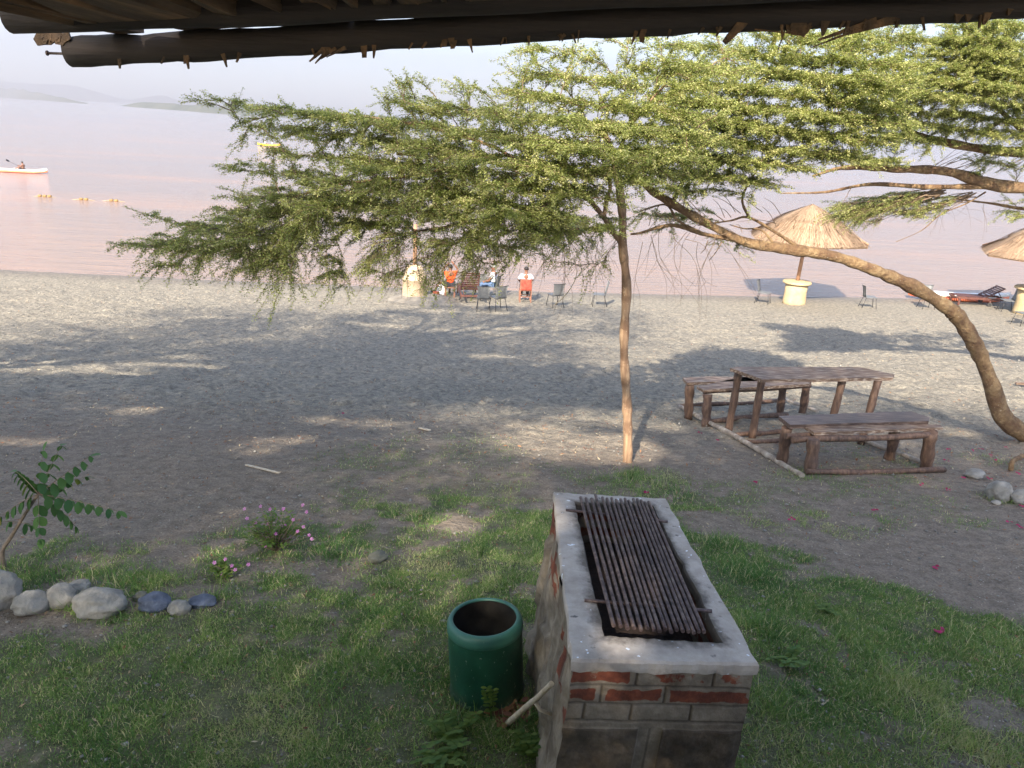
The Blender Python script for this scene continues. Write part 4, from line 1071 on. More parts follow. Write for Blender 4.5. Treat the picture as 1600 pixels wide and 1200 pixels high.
# keep blades out of the barbecue, the bin
inb = ((GX-bp[0])**2+(GYy-bp[1])**2 < .20**2)
def inpoly(x, y, poly):
    r_ = np.zeros(len(x), bool); n_ = len(poly)
    for i in range(n_):
        x1, y1 = poly[i][:2]; x2, y2 = poly[(i+1) % n_][:2]
        c_ = ((y1 > y) != (y2 > y)) & (x < (x2-x1)*(y-y1)/(y2-y1+1e-12)+x1); r_ ^= c_
    return r_
inb |= inpoly(GX, GYy, [oN0, oN1, oF1, oF0])
GX = GX[~inb]; GYy = GYy[~inb]; n = len(GX)
# a few tall weedy tufts
def blades(GX, GYy, lmin, lmax, width, tintbase, rng):
    n = len(GX); GZz = gz(GX, GYy)
    hh = fbm(GX*3.3+70, GYy*3.3+20, 3)
    L = (lmin+(lmax-lmin)*rng.random(n)**1.8)*(.55+.9*hh)
    an = rng.random(n)*2*PI; lean = rng.uniform(.25, 1.35, n)
    d = np.stack([np.cos(an)*np.sin(lean), np.sin(an)*np.sin(lean), np.cos(lean)], 1)
    an2 = an+rng.normal(size=n)*.9; d2 = np.stack([np.cos(an2)*np.sin(lean*1.25), np.sin(an2)*np.sin(lean*1.25), np.cos(np.minimum(lean*1.25, 1.6))], 1)
    B = np.stack([GX, GYy, GZz-.004], 1); sd = np.stack([-np.sin(an+rng.normal(size=n)*.5), np.cos(an), np.zeros(n)], 1)*(width*(.6+.8*rng.random((n, 1))))*.5
    m_ = B+d*L[:, None]*.55; t_ = m_+d2*L[:, None]*.5
    V = np.stack([B-sd, B+sd, m_+sd*.8, m_-sd*.8, t_+sd*.15, t_-sd*.15], 1).reshape(-1, 3)
    i = np.arange(n)*6; F_ = np.concatenate([np.stack([i, i+1, i+2, i+3], 1), np.stack([i+3, i+2, i+4, i+5], 1)])
    tn = np.clip((fbm(GX*1.6+5, GYy*1.6+90, 3)-.5)*1.3+.35+rng.normal(size=n)*.16, 0, .86); dry = rng.random(n) < .16; tn[dry] = 1
    return V, F_, np.repeat(tn, 6)
V, F_, tn = blades(GX, GYy, .014, .046, .0040, 0, rng)
tag(npmesh('grass', V, F_, M['grass'], tint=tn), 'short patchy green grass of the lawn', 'grass', kind='stuff')
# longer tufts: along the barbecue, stones, sapling
TX = []; TY = []
for px, py, r_, n_ in ((1130, 850, .16, 800), (1160, 900, .18, 1000), (1185, 980, .16, 900), (1200, 1100, .18, 900), (835, 1150, .14, 500), (760, 1150, .2, 500), (700, 1130, .2, 300), (120, 905, .25, 320), (50, 890, .25, 320), (195, 915, .2, 360), (110, 945, .12, 260), (160, 955, .15, 300), (250, 905, .2, 160), (440, 905, .14, 220), (545, 860, .3, 350), (520, 870, .2, 200), (985, 745, .25, 500), (1020, 765, .4, 900), (340, 935, .1, 200), (20, 925, .12, 300), (1250, 745, .2, 120), (1570, 782, .15, 150),(1400,1050,.3,500),(1550,1020,.4,700),(1450,1150,.3,600),(500,1080,.35,500),(860,860,.2,300)):
    p = gnd(px, py); TX.append(p[0]+rng.normal(size=n_)*r_*.6); TY.append(p[1]+rng.normal(size=n_)*r_*.5)
TX = np.concatenate(TX); TY = np.concatenate(TY); k_ = ~(inpoly(TX, TY, [oN0, oN1, oF1, oF0]) | ((TX-bp[0])**2+(TY-bp[1])**2 < .21**2)); TX = TX[k_]; TY = TY[k_]
V, F_, tn = blades(TX, TY, .04, .125, .0045, 0, rng)
tag(npmesh('grass', V, F_, M['grass'], tint=np.clip(tn-.1, 0, 1)), 'longer grass tufts around the stones and the barbecue foot', 'grass', kind='stuff')
# dry litter: straw bits, dead leaves, pebbles
n = 5200; LXx = rng.uniform(-7, 9, n); LYy = rng.uniform(2, 11, n); k_ = ~inpoly(LXx, LYy, [oN0, oN1, oF1, oF0]); LXx = LXx[k_]; LYy = LYy[k_]; n = len(LXx)
P_ = np.stack([LXx, LYy, gz(LXx, LYy)+.012], 1); V, F_ = leaf_quads(P_, None, .034, rng, 1.6, .32)
tag(npmesh('leaf_litter', V, F_, M['deadleaf'], tint=np.repeat(rng.random(n), 4)), 'dry leaf and straw litter scattered over soil and lawn', 'litter', kind='stuff')
n = 5200; LYy = 8+rng.random(n)**1.2*19; LXx = rng.uniform(-1, 1, n)*(LYy*.8+1); P_ = np.stack([LXx, LYy, gz(LXx, LYy)+.03], 1); V, F_ = leaf_quads(P_, None, .05, rng, 1.4, .35)
tag(npmesh('leaf_litter', V, F_, M['deadleaf'], tint=np.repeat(rng.random(n), 4)), 'dry leaves and bits of twig strewn over the beach sand', 'litter', kind='stuff')
n = 6500; LXx = rng.uniform(-1, 1, n); LYy = 2+rng.random(n)**1.5*24; LXx = LXx*(LYy*.8+1.5); sz = rng.uniform(.004, .013, n)*(1+.05*LYy); k_ = ~inpoly(LXx, LYy, [oN0, oN1, oF1, oF0]); LXx = LXx[k_]; LYy = LYy[k_]; sz = sz[k_]; n = len(sz)
oct_ = np.array([[1, 0, 0], [0, 1, 0], [-1, 0, 0], [0, -1, 0], [0, 0, .7], [0, 0, -.7]]); of = np.array([[0, 1, 4], [1, 2, 4], [2, 3, 4], [3, 0, 4], [1, 0, 5], [2, 1, 5], [3, 2, 5], [0, 3, 5]])
V = (oct_[None]*(sz[:, None, None]*(1+.4*rng.normal(size=(n, 6, 1)))))+np.stack([LXx, LYy, gz(LXx, LYy)+sz*.2+.004], 1)[:, None]
tag(npmesh('pebbles', V.reshape(-1, 3), (of[None]+np.arange(n)[:, None, None]*6).reshape(-1, 3), M['stone'], smooth=True), 'small pebbles and shell bits scattered on sand and soil', 'pebbles', kind='stuff')

# ------------------------------------------------------------------ small plants
def leaflet(mb, p, d, nrm, L, w_, tint, fold=.15):
    d = Vector(d).normalized(); nrm = Vector(nrm).normalized(); s_ = d.cross(nrm).normalized(); nrm = s_.cross(d)
    p = Vector(p); pr = [(0, .05), (.2, .36), (.5, .5), (.8, .36), (1, .04)]
    vs = []; 
    for t, h_ in pr:
        c = p+d*L*t-nrm*L*.12*t*t
        vs += [c-s_*w_*h_+nrm*fold*w_*h_, c, c+s_*w_*h_+nrm*fold*w_*h_]
    fs = []
    for i in range(4):
        o = i*3; fs += [(o, o+1, o+4, o+3), (o+1, o+2, o+5, o+4)]
    mb.add(vs, fs, True, tint=tint)
def frond(mb, st, p0, d0, L, n_, ll, lw, droop, rnd):
    """pinnate compound leaf"""
    p = Vector(p0); d = Vector(d0).normalized(); pts = [p.copy()]; step = L/(n_+1)
    for i in range(n_+1):
        d = (d+Vector((0, 0, -droop/n_))).normalized(); p = p+d*step; pts.append(p.copy())
    st.tube(pts, list(np.linspace(.0035, .0015, len(pts))), 5)
    side = d0.cross(Vector((0, 0, 1))).normalized()
    for i in range(1, len(pts)):
        t = i/(len(pts)-1); k_ = math.sin(PI*min(1, .25+t*.75))*.5+.6
        tg = (pts[i]-pts[i-1]).normalized()
        for sg in (-1, 1):
            dd = side*sg*.6+tg*.30+Vector((0, 0, -.95+rnd.uniform(-.15, .15)))
            leaflet(mb, pts[i], dd, side*(-sg)*.4+Vector((0, 0, 1)), ll*k_*rnd.uniform(.85, 1.1), lw*k_, min(.95, max(0, rnd.gauss(.35, .15))))
    leaflet(mb, pts[-1], tg+Vector((0, 0, -.4)), Vector((0, 0, 1)), ll*.8, lw*.8, .4)
sp = gnd(6, 888); rs = random.Random(2); Ys = sp[1]
SP = empty('sapling', sp, 'young leaning sapling with feathery dark green leaves at the left edge', 'sapling')
tipp = A(60, 772, Ys)
mb = MB(); mb.tube(crom([sp-np.array([0, 0, .03]), A(4, 862, Ys), A(18, 838, Ys), A(38, 805, Ys), tipp], 18), list(np.linspace(.016, .009, 18)), 10, jit=.12); mb.build('stem', M['stem'], SP)
lf = MB(); stt = MB()
def wdir(px, py, dy=0.0):
    q = A(px, py, Ys)-tipp; q[1] += dy; return Vector(q)
for tx, ty, dy, nn_, dr in ((186, 790, -.05, 11, .12), (124, 724, .1, 9, .05), (12, 745, .1, 9, .35), (14, 792, -.1, 7, .4), (60, 712, .05, 5, .02), (108, 828, .08, 8, .55), (78, 826, -.12, 5, .5), (95, 772, .3, 7, .2), (40, 735, .4, 7, .1)):
    v_ = wdir(tx, ty, dy); L = v_.length*1.04
    frond(lf, stt, tipp, Vector((v_.x, v_.y, v_.z+dr*L*.45)), L, max(3, int(nn_*.7)), .088, .056, dr, rs)
q = A(30, 816, Ys)
frond(lf, stt, q, Vector((-.5, -.1, .2)), .12, 1, .07, .035, .2, rs); frond(lf, stt, q, Vector((.5, -.1, .1)), .10, 1, .07, .035, .2, rs)
lf.build('foliage', M['broad'], SP); stt.build('leaf_stalk', M['stem'], SP)

def flower(E_, mbe_, p, nrm, r_, rnd):
    mbp = MB(); mbe = MB()
    nrm = Vector(nrm).normalized(); a = nrm.orthogonal().normalized(); b_ = nrm.cross(a); p = Vector(p); ph = rnd.random()*6
    for k in range(5):
        an = ph+k*2*PI/5; d = a*math.cos(an)+b_*math.sin(an); s_ = nrm.cross(d)
        vs = [p, p+d*r_*.55-s_*r_*.34, p+d*r_-s_*r_*.30+nrm*r_*.05, p+d*r_*1.08, p+d*r_+s_*r_*.30+nrm*r_*.05, p+d*r_*.55+s_*r_*.34]
        mbp.add(vs, [(0, 1, 2, 3, 4, 5)], False, tint=rnd.random())
    mbe.add([p+nrm*.0015+(a*math.cos(j*PI/3)+b_*math.sin(j*PI/3))*r_*.16 for j in range(6)], [tuple(range(6))], False)
    fl = mbp.build('flower', M['petal'], E_); mbe.build('flower_centre', M['eye'], fl)
def periwinkle(name, label, base, w_, h_, ns, nf, seed, pxf=()):
    rnd = random.Random(seed); E = empty(name, base, label, 'flowering plant'); st = MB(); lf = MB(); pe = MB(); ey = MB(); B = Vector(base)
    tips = []
    for k in range(ns):
        an = rnd.random()*2*PI; rr = w_*.5*math.sqrt(rnd.random())
        tip = B+Vector((math.cos(an)*rr, math.sin(an)*rr*.7, h_*rnd.uniform(.45, 1.0)*(1-.35*(rr/(w_*.5))**2)))
        mid = B+(tip-B)*.5+Vector((rnd.uniform(-.03, .03), rnd.uniform(-.03, .03), .03)); C = crom([B, mid, tip], 8); st.tube(C, list(np.linspace(.004, .0015, 8)), 5); tips.append(tip)
        for i in range(2, 8):
            for _ in range(3 if i > 3 else 1):
                a2 = rnd.random()*2*PI; leaflet(lf, C[i]+np.array([rnd.uniform(-.012, .012), rnd.uniform(-.012, .012), rnd.uniform(-.01, .012)]), (math.cos(a2), math.sin(a2), rnd.uniform(-.1, .6)), (0, 0, 1), rnd.uniform(.022, .042), rnd.uniform(.012, .02), rnd.random()*.9)
    for k in range(nf):
        t = rnd.choice(tips); flower(E, None, t+Vector((rnd.uniform(-.02, .02), -.015, rnd.uniform(0, .025))), (rnd.uniform(-.4, .4), -.7, .7), .013, rnd)
    for px, py in pxf:
        q = A(px, py, base[1]-rnd.uniform(-.02, .12)); flower(E, None, q, (rnd.uniform(-.4, .4), -.7, .6), .0135, rnd); 
        st.tube([B+(Vector(q)-B)*.3+Vector((0, 0, .02)), B+(Vector(q)-B)*.7, Vector(q)], [.0025, .002, .0015], 5)
    st.build('stem', M['stem'], E); lf.build('foliage', M['herb'], E)
periwinkle('flowering_bush', 'larger pink periwinkle bush on bare soil in front of the lawn', gnd(432, 862), .52, .36, 60, 5, 4, [(382, 795), (407, 791), (422, 796), (443, 795), (473, 789), (479, 800), (386, 810), (419, 818), (474, 823), (483, 836), (487, 842), (414, 853), (431, 834), (458, 812), (465, 830)])
periwinkle('flowering_bush', 'small pink periwinkle beside the larger flowering bush', gnd(350, 902), .24, .15, 22, 2, 6, [(362, 884), (388, 882), (335, 879), (347, 898)])
def weed(px, py, h_, w_, ns, seed, label, ll=.03, lw=.016):
    rnd = random.Random(seed); g_ = gnd(px, py); E = empty('weed', g_, label, 'weed'); st = MB(); lf = MB(); B = Vector(g_)
    for k in range(ns):
        tip = B+Vector((rnd.uniform(-w_, w_), rnd.uniform(-w_, w_)*.8, h_*rnd.uniform(.5, 1))); C = crom([B, B+(tip-B)*.5+Vector((0, 0, .02)), tip], 8); st.tube(C, list(np.linspace(.0028, .001, 8)), 5)
        for i in range(2, 8):
            for sg in (-1, 1):
                a2 = rnd.random()*.8+(0 if sg > 0 else PI); leaflet(lf, C[i], (math.cos(a2), math.sin(a2)*.8, .2), (0, 0, 1), ll*rnd.uniform(.7, 1.1), lw, rnd.random()*.7)
    st.build('stem', M['herb'], E); lf.build('foliage', M['herb'], E)
weed(768, 1128, .20, .05, 3, 1, 'upright round-leaved weed in front of the green bin', .035, .022)
weed(700, 1160, .10, .14, 14, 2, 'low weed clump at the lower left of the green bin', .04, .022)
weed(830, 1185, .12, .12, 16, 3, 'leafy weed clump at the foot of the barbecue', .035, .022)
weed(752, 870, .24, .05, 4, 5, 'tall thin weed on the lawn between sand and barbecue', .022, .006)
weed(690, 1190, .08, .12, 12, 9, 'weed clump at the bottom edge below the bin', .04, .02)
weed(1230, 1040, .09, .12, 12, 7, 'broad-leaved weed clump to the right of the barbecue', .04, .022)
weed(985, 750, .16, .06, 5, 8, 'thin weed at the foot of the slender trunk', .02, .006)
weed(1290, 960, .07, .1, 10, 11, 'low weed in the grass right of the barbecue', .03, .016)
# fallen magenta bracts
PX = [(1478, 722), (1482, 705), (1530, 703), (1549, 714), (1556, 722), (1570, 701), (1503, 749), (1546, 750), (1480, 768), (1462, 890), (1576, 818), (1594, 826), (1596, 794), (1472, 990), (1466, 994), (1092, 678), (1121, 690), (1180, 757), (1010, 773), (536, 648), (1237, 815), (1440, 760), (1590, 742), (1365, 800), (1518, 706)]
for k, (px, py) in enumerate(PX):
    g_ = gnd(px, py); mb = MB(); rr2 = random.Random(k)
    for j in range(3):
        an = rr2.random()*6; leaflet(mb, g_+np.array([rr2.uniform(-.02, .02), rr2.uniform(-.02, .02), .022]), (math.cos(an), math.sin(an), .25), (0, -.3, 1), .034, .025, rr2.random())
    o = mb.build('fallen_bract', M['magenta'], loc=g_); tag(o, 'fallen magenta flower bract lying on the ground', 'petal', 'fallen magenta bracts')
mb = MB(); g_ = gnd(790, 1118)
for j in range(46):
    an = rs.random()*6; leaflet(mb, g_+np.array([rs.gauss(0, .07), rs.gauss(0, .05), .02+rs.random()*.03]), (math.cos(an), math.sin(an), rs.uniform(-.2, .4)), (0, -.3, 1), .05, .03, rs.random()*.45)
tag(mb.build('dead_leaves', M['deadleaf'], loc=g_), 'heap of dry red brown leaves between bin and barbecue', 'leaves', kind='stuff')
# ------------------------------------------------------------------ beach furniture
def make_chair():
    E = empty('beach_chair', (0, 0, 0), 'x', 'chair', 'grey shell chairs on the beach')
    mb = MB(); vs = []; nx, nz = 6, 9          # curved waisted back plate
    for side in (0, 1):
        for k in range(nz):
            t = k/(nz-1); wd = .225-.045*math.sin(PI*min(1, t*1.1))+.0*t
            for i in range(nx):
                s_ = -1+2*i/(nx-1); y = -.205-.10*t+.035*(s_*s_)+side*.010
                vs.append((s_*wd, y, .43+t*.44-(.015*(1-s_*s_) if k == nz-1 else 0)))
    fs = []
    N = nx*nz
    for k in range(nz-1):
        for i in range(nx-1):
            a = k*nx+i; fs.append((a, a+1, a+nx+1, a+nx)); fs.append((N+a, N+a+nx, N+a+nx+1, N+a+1))
    for k in range(nz-1):
        for i in (0, nx-1):
            a = k*nx+i; fs.append((a, a+nx, N+a+nx, N+a))
    for i in range(nx-1):
        for k in (0, nz-1):
            a = k*nx+i; fs.append((a, N+a, N+a+1, a+1))
    mb.add(vs, fs, True); mb.build('backrest', M['chairmesh'], E)
    mb = MB(); mb.box((0, .02, .43), (.42, .44, .025), bev=.010); mb.build('seat', M['chairmesh'], E)
    for sx, sy in ((-1, 1), (1, 1), (-1, -1), (1, -1)):
        mb = MB(); mb.tube([(sx*.17, sy*.17+.02, .42), (sx*.215, sy*.235+.02-(.05 if sy < 0 else 0), 0)], .011, 7); mb.build('leg', M['chairleg'], E)
    return E
CH = [((755, 485), 4, 'grey chair seen from behind, just right of the slatted lounger'), ((778, 484), 28, 'grey chair next to the seated person in a cap, right of its nearest twin'), ((867, 479), 24, 'grey chair standing alone with its waisted back to the viewer'),
      ((936, 478), 88, 'grey chair in side view just left of the slender tree trunk'), ((1191, 474), -118, 'sunlit grey chair left of the middle straw parasol'), ((1355, 481), -97, 'sunlit grey chair right of the middle straw parasol'),
      ((1446, 482), 175, 'grey chair half hidden behind the leaning trunk'), ((1597, 508), 98, 'grey chair cut by the right edge in front of the parasol pier'), ((1572, 486), 80, 'dark grey chair behind the head of the right lounger'), ((749, 461), 10, 'grey chair farthest back by the water beside the seated people')]
c0_ = make_chair()
for i, (p, rz, lab) in enumerate(CH):
    o = c0_ if i == 0 else copy_tree(c0_)
    g_ = gnd(*p); o.location = (g_[0], g_[1], g_[2]-.01); o.rotation_euler.z = R(rz); o['label'] = lab
    o.scale = (1.04, 1.04, 1.04)
def make_lounger(loc, rz, label, back=50):
    E = empty('sun_lounger', (0, 0, 0), label, 'sun lounger', 'brown wooden sun loungers')
    L, Wd_, hz = 1.95, .72, .30
    mb = MB()
    for sx in (-1, 1): mb.box((sx*Wd_/2, 0, hz), (.05, L, .08), bev=.008)
    for y in (-L/2, L/2): mb.box((0, y, hz), (Wd_, .05, .07), bev=.008)
    mb.build('frame', M['lounger'], E)
    mb = MB()
    for k in range(12): mb.box((0, -.12+k*.092, hz+.05), (Wd_-.04, .07, .018), bev=.004)
    mb.build('seat', M['lounger'], E)
    piv = Vector((0, -.18, hz+.05)); an = R(back); d = Vector((0, -math.cos(an), math.sin(an))); up_ = Vector((0, math.sin(an), math.cos(an)))
    rot = Matrix.Rotation(-an, 3, 'X'); mb = MB()
    for sx in (-1, 1): mb.box(piv+d*.38+Vector((sx*.31, 0, 0)), (.04, .80, .045), rot, bev=.005)
    for k in range(8): mb.box(piv+d*(.03+k*.10)+up_*.03, (Wd_-.06, .068, .018), rot, bev=.004)
    mb.build('backrest', M['lounger'], E)
    for sx in (-1, 1): mb = MB(); mb.tube([piv+d*.5+Vector((sx*.28, 0, 0)), (sx*.28, -.85, hz)], .015, 6); mb.build('back_support', M['lounger'], E)
    for sx in (-1, 1):
        mb = MB(); mb.box((sx*(Wd_/2-.02), L/2-.12, hz/2-.02), (.06, .07, hz-.04), bev=.006); mb.build('leg', M['lounger'], E)
        mb = MB(); mb.box((sx*(Wd_/2-.02), -.35, hz/2+.02), (.06, .07, hz-.08), bev=.006); mb.build('leg', M['lounger'], E)
        mb = MB(); mb.tube([(sx*(Wd_/2+.02)-.02, -.35, .09), (sx*(Wd_/2+.02)+.02, -.35, .09)], .09, 18); w_ = mb.build('wheel', M['rubber'], E)
        mb = MB(); mb.tube([(sx*(Wd_/2+.02)-.024, -.35, .09), (sx*(Wd_/2+.02)+.024, -.35, .09)], .03, 10); mb.build('hub', M['chairleg'], w_)
    E.location = loc; E.rotation_euler.z = R(rz); return E
g_ = gnd(730, 474); make_lounger((g_[0], g_[1]+.85, g_[2]), 10, 'brown slatted lounger with raised back beside the person in orange', 62)
g_ = gnd(1531, 478); make_lounger((g_[0], g_[1]+.3, g_[2]), 86, 'brown lounger with raised back beside the right parasol pier', 32)
# wooden chair with towel
g_ = gnd(820, 471)
E = empty('wooden_chair', (0, 0, 0), 'brown wooden chair with people sitting near it, a red towel over its back', 'chair')
for sx in (-1, 1):
    mb = MB(); mb.box((sx*.20, -.22, .44), (.04, .035, .88), bev=.006); mb.build('leg', M['darkwood'], E)
    mb = MB(); mb.box((sx*.20, .20, .22), (.04, .04, .44), bev=.006); mb.build('leg', M['darkwood'], E)
mb = MB(); mb.box((0, 0, .45), (.46, .46, .03), bev=.006); mb.build('seat', M['darkwood'], E)
mb = MB()
for z in (.55, .68, .82): mb.box((0, -.22, z), (.37, .02, .06), bev=.004)
mb.build('backrest', M['darkwood'], E)
mb = MB()
for z in (.22,): mb.box((0, -.22, z), (.37, .02, .03)); mb.box((0, .20, z), (.37, .02, .03))
mb.build('stretcher', M['darkwood'], E)
E.location = g_; E.rotation_euler.z = R(4); E['label'] = 'brown wooden chair with a red towel over its back'
mb = MB(); vs = []; nx, ny = 12, 14
for k in range(ny):
    t = k/(ny-1); s_ = t*.95
    for i in range(nx):
        x = -.19+.38*i/(nx-1)+.01*math.sin(k)
        if s_ < .42: y, z = -.245-.006*math.sin(i*1.9), .46+s_
        elif s_ < .50: y, z = -.245+(s_-.42)*.75, .885
        else: y, z = -.19-.003*math.sin(i*1.6), .885-(s_-.50)
        vs.append((x, y+.008*math.sin(i*2.2+k*.4), z))
mb.add(vs, [(k*nx+i, k*nx+i+1, (k+1)*nx+i+1, (k+1)*nx+i) for k in range(ny-1) for i in range(nx-1)], True)
o = mb.build('towel', M['redcloth']); o.location = g_; o.rotation_euler.z = R(4); tag(o, 'red towel hung over the back of the brown wooden chair', 'towel')
sm = o.modifiers.new('s', 'SOLIDIFY'); sm.thickness = .008

# ------------------------------------------------------------------ straw parasols
def parasol(px, py, apex_px, rim_w, rim_py, label, seed, pier_r=.42, pier_h=.86, lean=0, top_z=3.35, rim_z=2.15, yaw=0.0):
    g_ = gnd(px, py); rnd = random.Random(seed); rng = np.random.default_rng(seed)
    E = empty('straw_parasol', g_, label, 'parasol'); B = Vector(g_)
    mb = MB(); mb.lathe([(pier_r*1.05, -.05), (pier_r*1.04, .1), (pier_r*.98, .5), (pier_r*1.03, pier_h-.06)], 28, B); mb.build('pier', M['pier'], E)
    mb = MB(); mb.lathe([(pier_r*1.05, pier_h-.06), (pier_r*1.28, pier_h-.05), (pier_r*1.30, pier_h-.01), (pier_r*1.24, pier_h+.03), (.2, pier_h+.06)], 30, B); mb.build('pier_cap', M['pier'], E)
    tp = B+Vector((lean, 0, top_z-.1)); mb = MB(); mb.tube([B+Vector((0, 0, pier_h-.1)), lerp(B+Vector((0, 0, pier_h)), tp, .5), tp], [.075, .068, .06], 12, jit=.08); mb.build('pole', M['polewood'], E)
    C = B+Vector((lean, 0, 0)); HX = 6
    cor = [Vector((C.x+rim_w*math.cos(yaw+k*2*PI/HX), C.y+rim_w*math.sin(yaw+k*2*PI/HX), B.z+rim_z)) for k in range(HX)]
    apx = Vector((C.x, C.y, B.z+top_z))
    def surf(a, t):     # a angle 0..1 around, t 0 apex..1 rim
        k = int(a*HX) % HX; f = a*HX-int(a*HX); e = cor[k].lerp(cor[(k+1) % HX], f)
        p = apx.lerp(e, t); out = (e-Vector((apx.x, apx.y, e.z))); 
        step = .13 if t > .62 else 0.0
        p = p+Vector((0, 0, -step+.10*math.sin(PI*t)*.5)); return p
    for k in range(4):
        an = yaw+k*PI/2+.4; q = tp-Vector((0, 0, .75)); e = Vector((C.x+1.0*math.cos(an), C.y+1.0*math.sin(an), B.z+rim_z+.42))
        mb = MB(); mb.tube([q, e], .035, 8); mb.build('brace', M['polewood'], E)
    mb = MB()
    for k in range(HX): mb.tube([apx-Vector((0, 0, .15)), cor[k]-Vector((0, 0, .10))], .03, 7)
    for k in range(HX): mb.tube([apx.lerp(cor[k], .93)-Vector((0, 0, .13)), apx.lerp(cor[(k+1) % HX], .93)-Vector((0, 0, .13))], .025, 6)
    mb.build('rafters', M['polewood'], E)
    # solid thatch body
    mb = MB(); NA = 72; ts = [0, .15, .35, .55, .62, .64, .8, 1.0]; vs = []
    for t in ts:
        for j in range(NA): vs.append(surf(j/NA, max(t, .004))+Vector((0, 0, -.03)))
    for t in ts[::-1]:
        for j in range(NA): vs.append(surf(j/NA, max(t, .004))+Vector((0, 0, -.13)))
    L = 2*len(ts); fs = [(k*NA+j, k*NA+(j+1) % NA, ((k+1) % L)*NA+(j+1) % NA, ((k+1) % L)*NA+j) for k in range(L) for j in range(NA)]
    mb.add(vs, fs, False, tint=[rnd.uniform(.1, .5) for _ in vs])
    mb.build('thatch', M['thatch'], E)
    # straws
    V = []; Tn = []
    for tier, (t0, t1, n_) in enumerate(((0.0, .66, 1900), (.52, 1.04, 3600))):
        for _ in range(n_):
            a = rnd.random(); ta = t0+(t1-t0)*(rnd.random()**.7)*.75; tb_ = min(t1, ta+rnd.uniform(.12, .35))+rnd.uniform(-.01, .025)
            p = surf(a, ta); q = surf((a+rnd.gauss(0, .006)) % 1, min(tb_, .999) if tier == 0 else min(tb_, 1.0)); 
            if tb_ > 1.0: q = q+(q-p).normalized()*(tb_-1)*rim_w+Vector((0, 0, -.03))
            lift = Vector((0, 0, .012+rnd.random()*.03+(.04 if tier == 0 else 0))); p = p+lift; q = q+lift*.8
            d = (q-p); s_ = d.cross(Vector((0, 0, 1))).normalized()*rnd.uniform(.006, .013)
            V += [p-s_, p+s_, q+s_*.6, q-s_*.6]; Tn += [rnd.gauss(.55, .22)]*4
    npmesh('straws', np.array([tuple(v_) for v_ in V]), np.arange(len(V)).reshape(-1, 4), M['thatch'], E, tint=np.clip(Tn, 0, 1))
    return E
parasol(1240, 474, None, 2.25, None, 'straw parasol on a yellow round pier seen between the tree limbs', 5, lean=.10, yaw=.35, top_z=3.78, rim_z=2.72)
parasol(1606, 490, None, 2.25, None, 'straw parasol cut by the right edge beside the brown lounger', 6, pier_r=.52, pier_h=1.0, lean=.02, yaw=.1, top_z=3.5, rim_z=2.42)
# stonework drum with post on cement apron (left)
g_ = gnd(648, 468); B = Vector((g_[0], g_[1], g_[2]))
E = empty('stone_pillar', g_, 'pale domed stonework pillar on a cement apron with a post rising into the leaves', 'pillar')
mb = MB(); pr = [(1.32, -.10), (1.30, .015), (1.15, .07), (.9, .15), (.6, .235), (.36, .26)]; mb.lathe(pr, 40, (B.x+.28, B.y-.1, B.z-.06))
for i in range(len(mb.v)):
    x, y, z = mb.v[i]; k_ = 1+(float(fbm(x*2, y*2, 3))-.5)*.22; mb.v[i] = (B.x+.28+(x-B.x-.28)*k_, B.y+(y-B.y)*k_, z+(float(vnoise(x*4, y*4))-.5)*.04)
mb.build('apron', M['cement'], E)
mb = MB(); ps = [(.44, .15), (.44, .75), (.46, .76), (.455, .80), (.41, .83), (.38, 1.0), (.32, 1.14), (.22, 1.23), (.08, 1.28)]
NA = 36; vs = []; uv = []
for r_, z in ps:
    for j in range(NA): an = 2*PI*j/NA; vs.append((B.x+r_*math.cos(an), B.y+r_*math.sin(an), B.z+z))
mb.add(vs, [(i*NA+j, i*NA+(j+1) % NA, (i+1)*NA+(j+1) % NA, (i+1)*NA+j) for i in range(len(ps)-1) for j in range(NA)]+[tuple((len(ps)-1)*NA+j for j in range(NA))], True)
o = mb.build('drum', M['stonework'], E); uvl = o.data.uv_layers.new(name='UVMap')
for lp in o.data.loops:
    v_ = o.data.vertices[lp.vertex_index].co; uvl.data[lp.index].uv = (math.atan2(v_.y, v_.x)*.44, v_.z)
mb = MB(); mb.tube([B+Vector((0, 0, 1.2)), B+Vector((.03, 0, 2.7))], [.08, .07], 10, jit=.1); mb.build('post', M['polewood'], E)

# ------------------------------------------------------------------ people
def skin(name, verts, edges, rad, m, parent, sub=1, extra=None):
    me = bpy.data.meshes.new('tmp'); me.from_pydata([tuple(v_) for v_ in verts], edges, []); ob = bpy.data.objects.new('tmp', me); COL.objects.link(ob)
    md = ob.modifiers.new('k', 'SKIN')
    if not me.skin_vertices: raise RuntimeError('no skin layer')
    for i, sv in enumerate(me.skin_vertices[0].data):
        r_ = rad[i]; sv.radius = r_ if hasattr(r_, '__len__') else (r_, r_); sv.use_root = (i == 0)
    md.use_smooth_shade = True; s2 = ob.modifiers.new('u', 'SUBSURF'); s2.levels = sub; s2.render_levels = sub
    dg = bpy.context.evaluated_depsgraph_get(); dg.update(); me2 = bpy.data.meshes.new_from_object(ob.evaluated_get(dg)); bpy.data.objects.remove(ob)
    me2.name = name; me2.materials.clear()
    if extra is not None and extra.v:
        bm = bmesh.new(); bm.from_mesh(me2); vv = [bm.verts.new(q) for q in extra.v]
        for f in extra.f:
            try: fc = bm.faces.new([vv[i] for i in f]); fc.smooth = True
            except ValueError: pass
        bm.to_mesh(me2); bm.free()
    me2.materials.append(m); o = bpy.data.objects.new(name, me2); COL.objects.link(o); o.parent = parent; return o
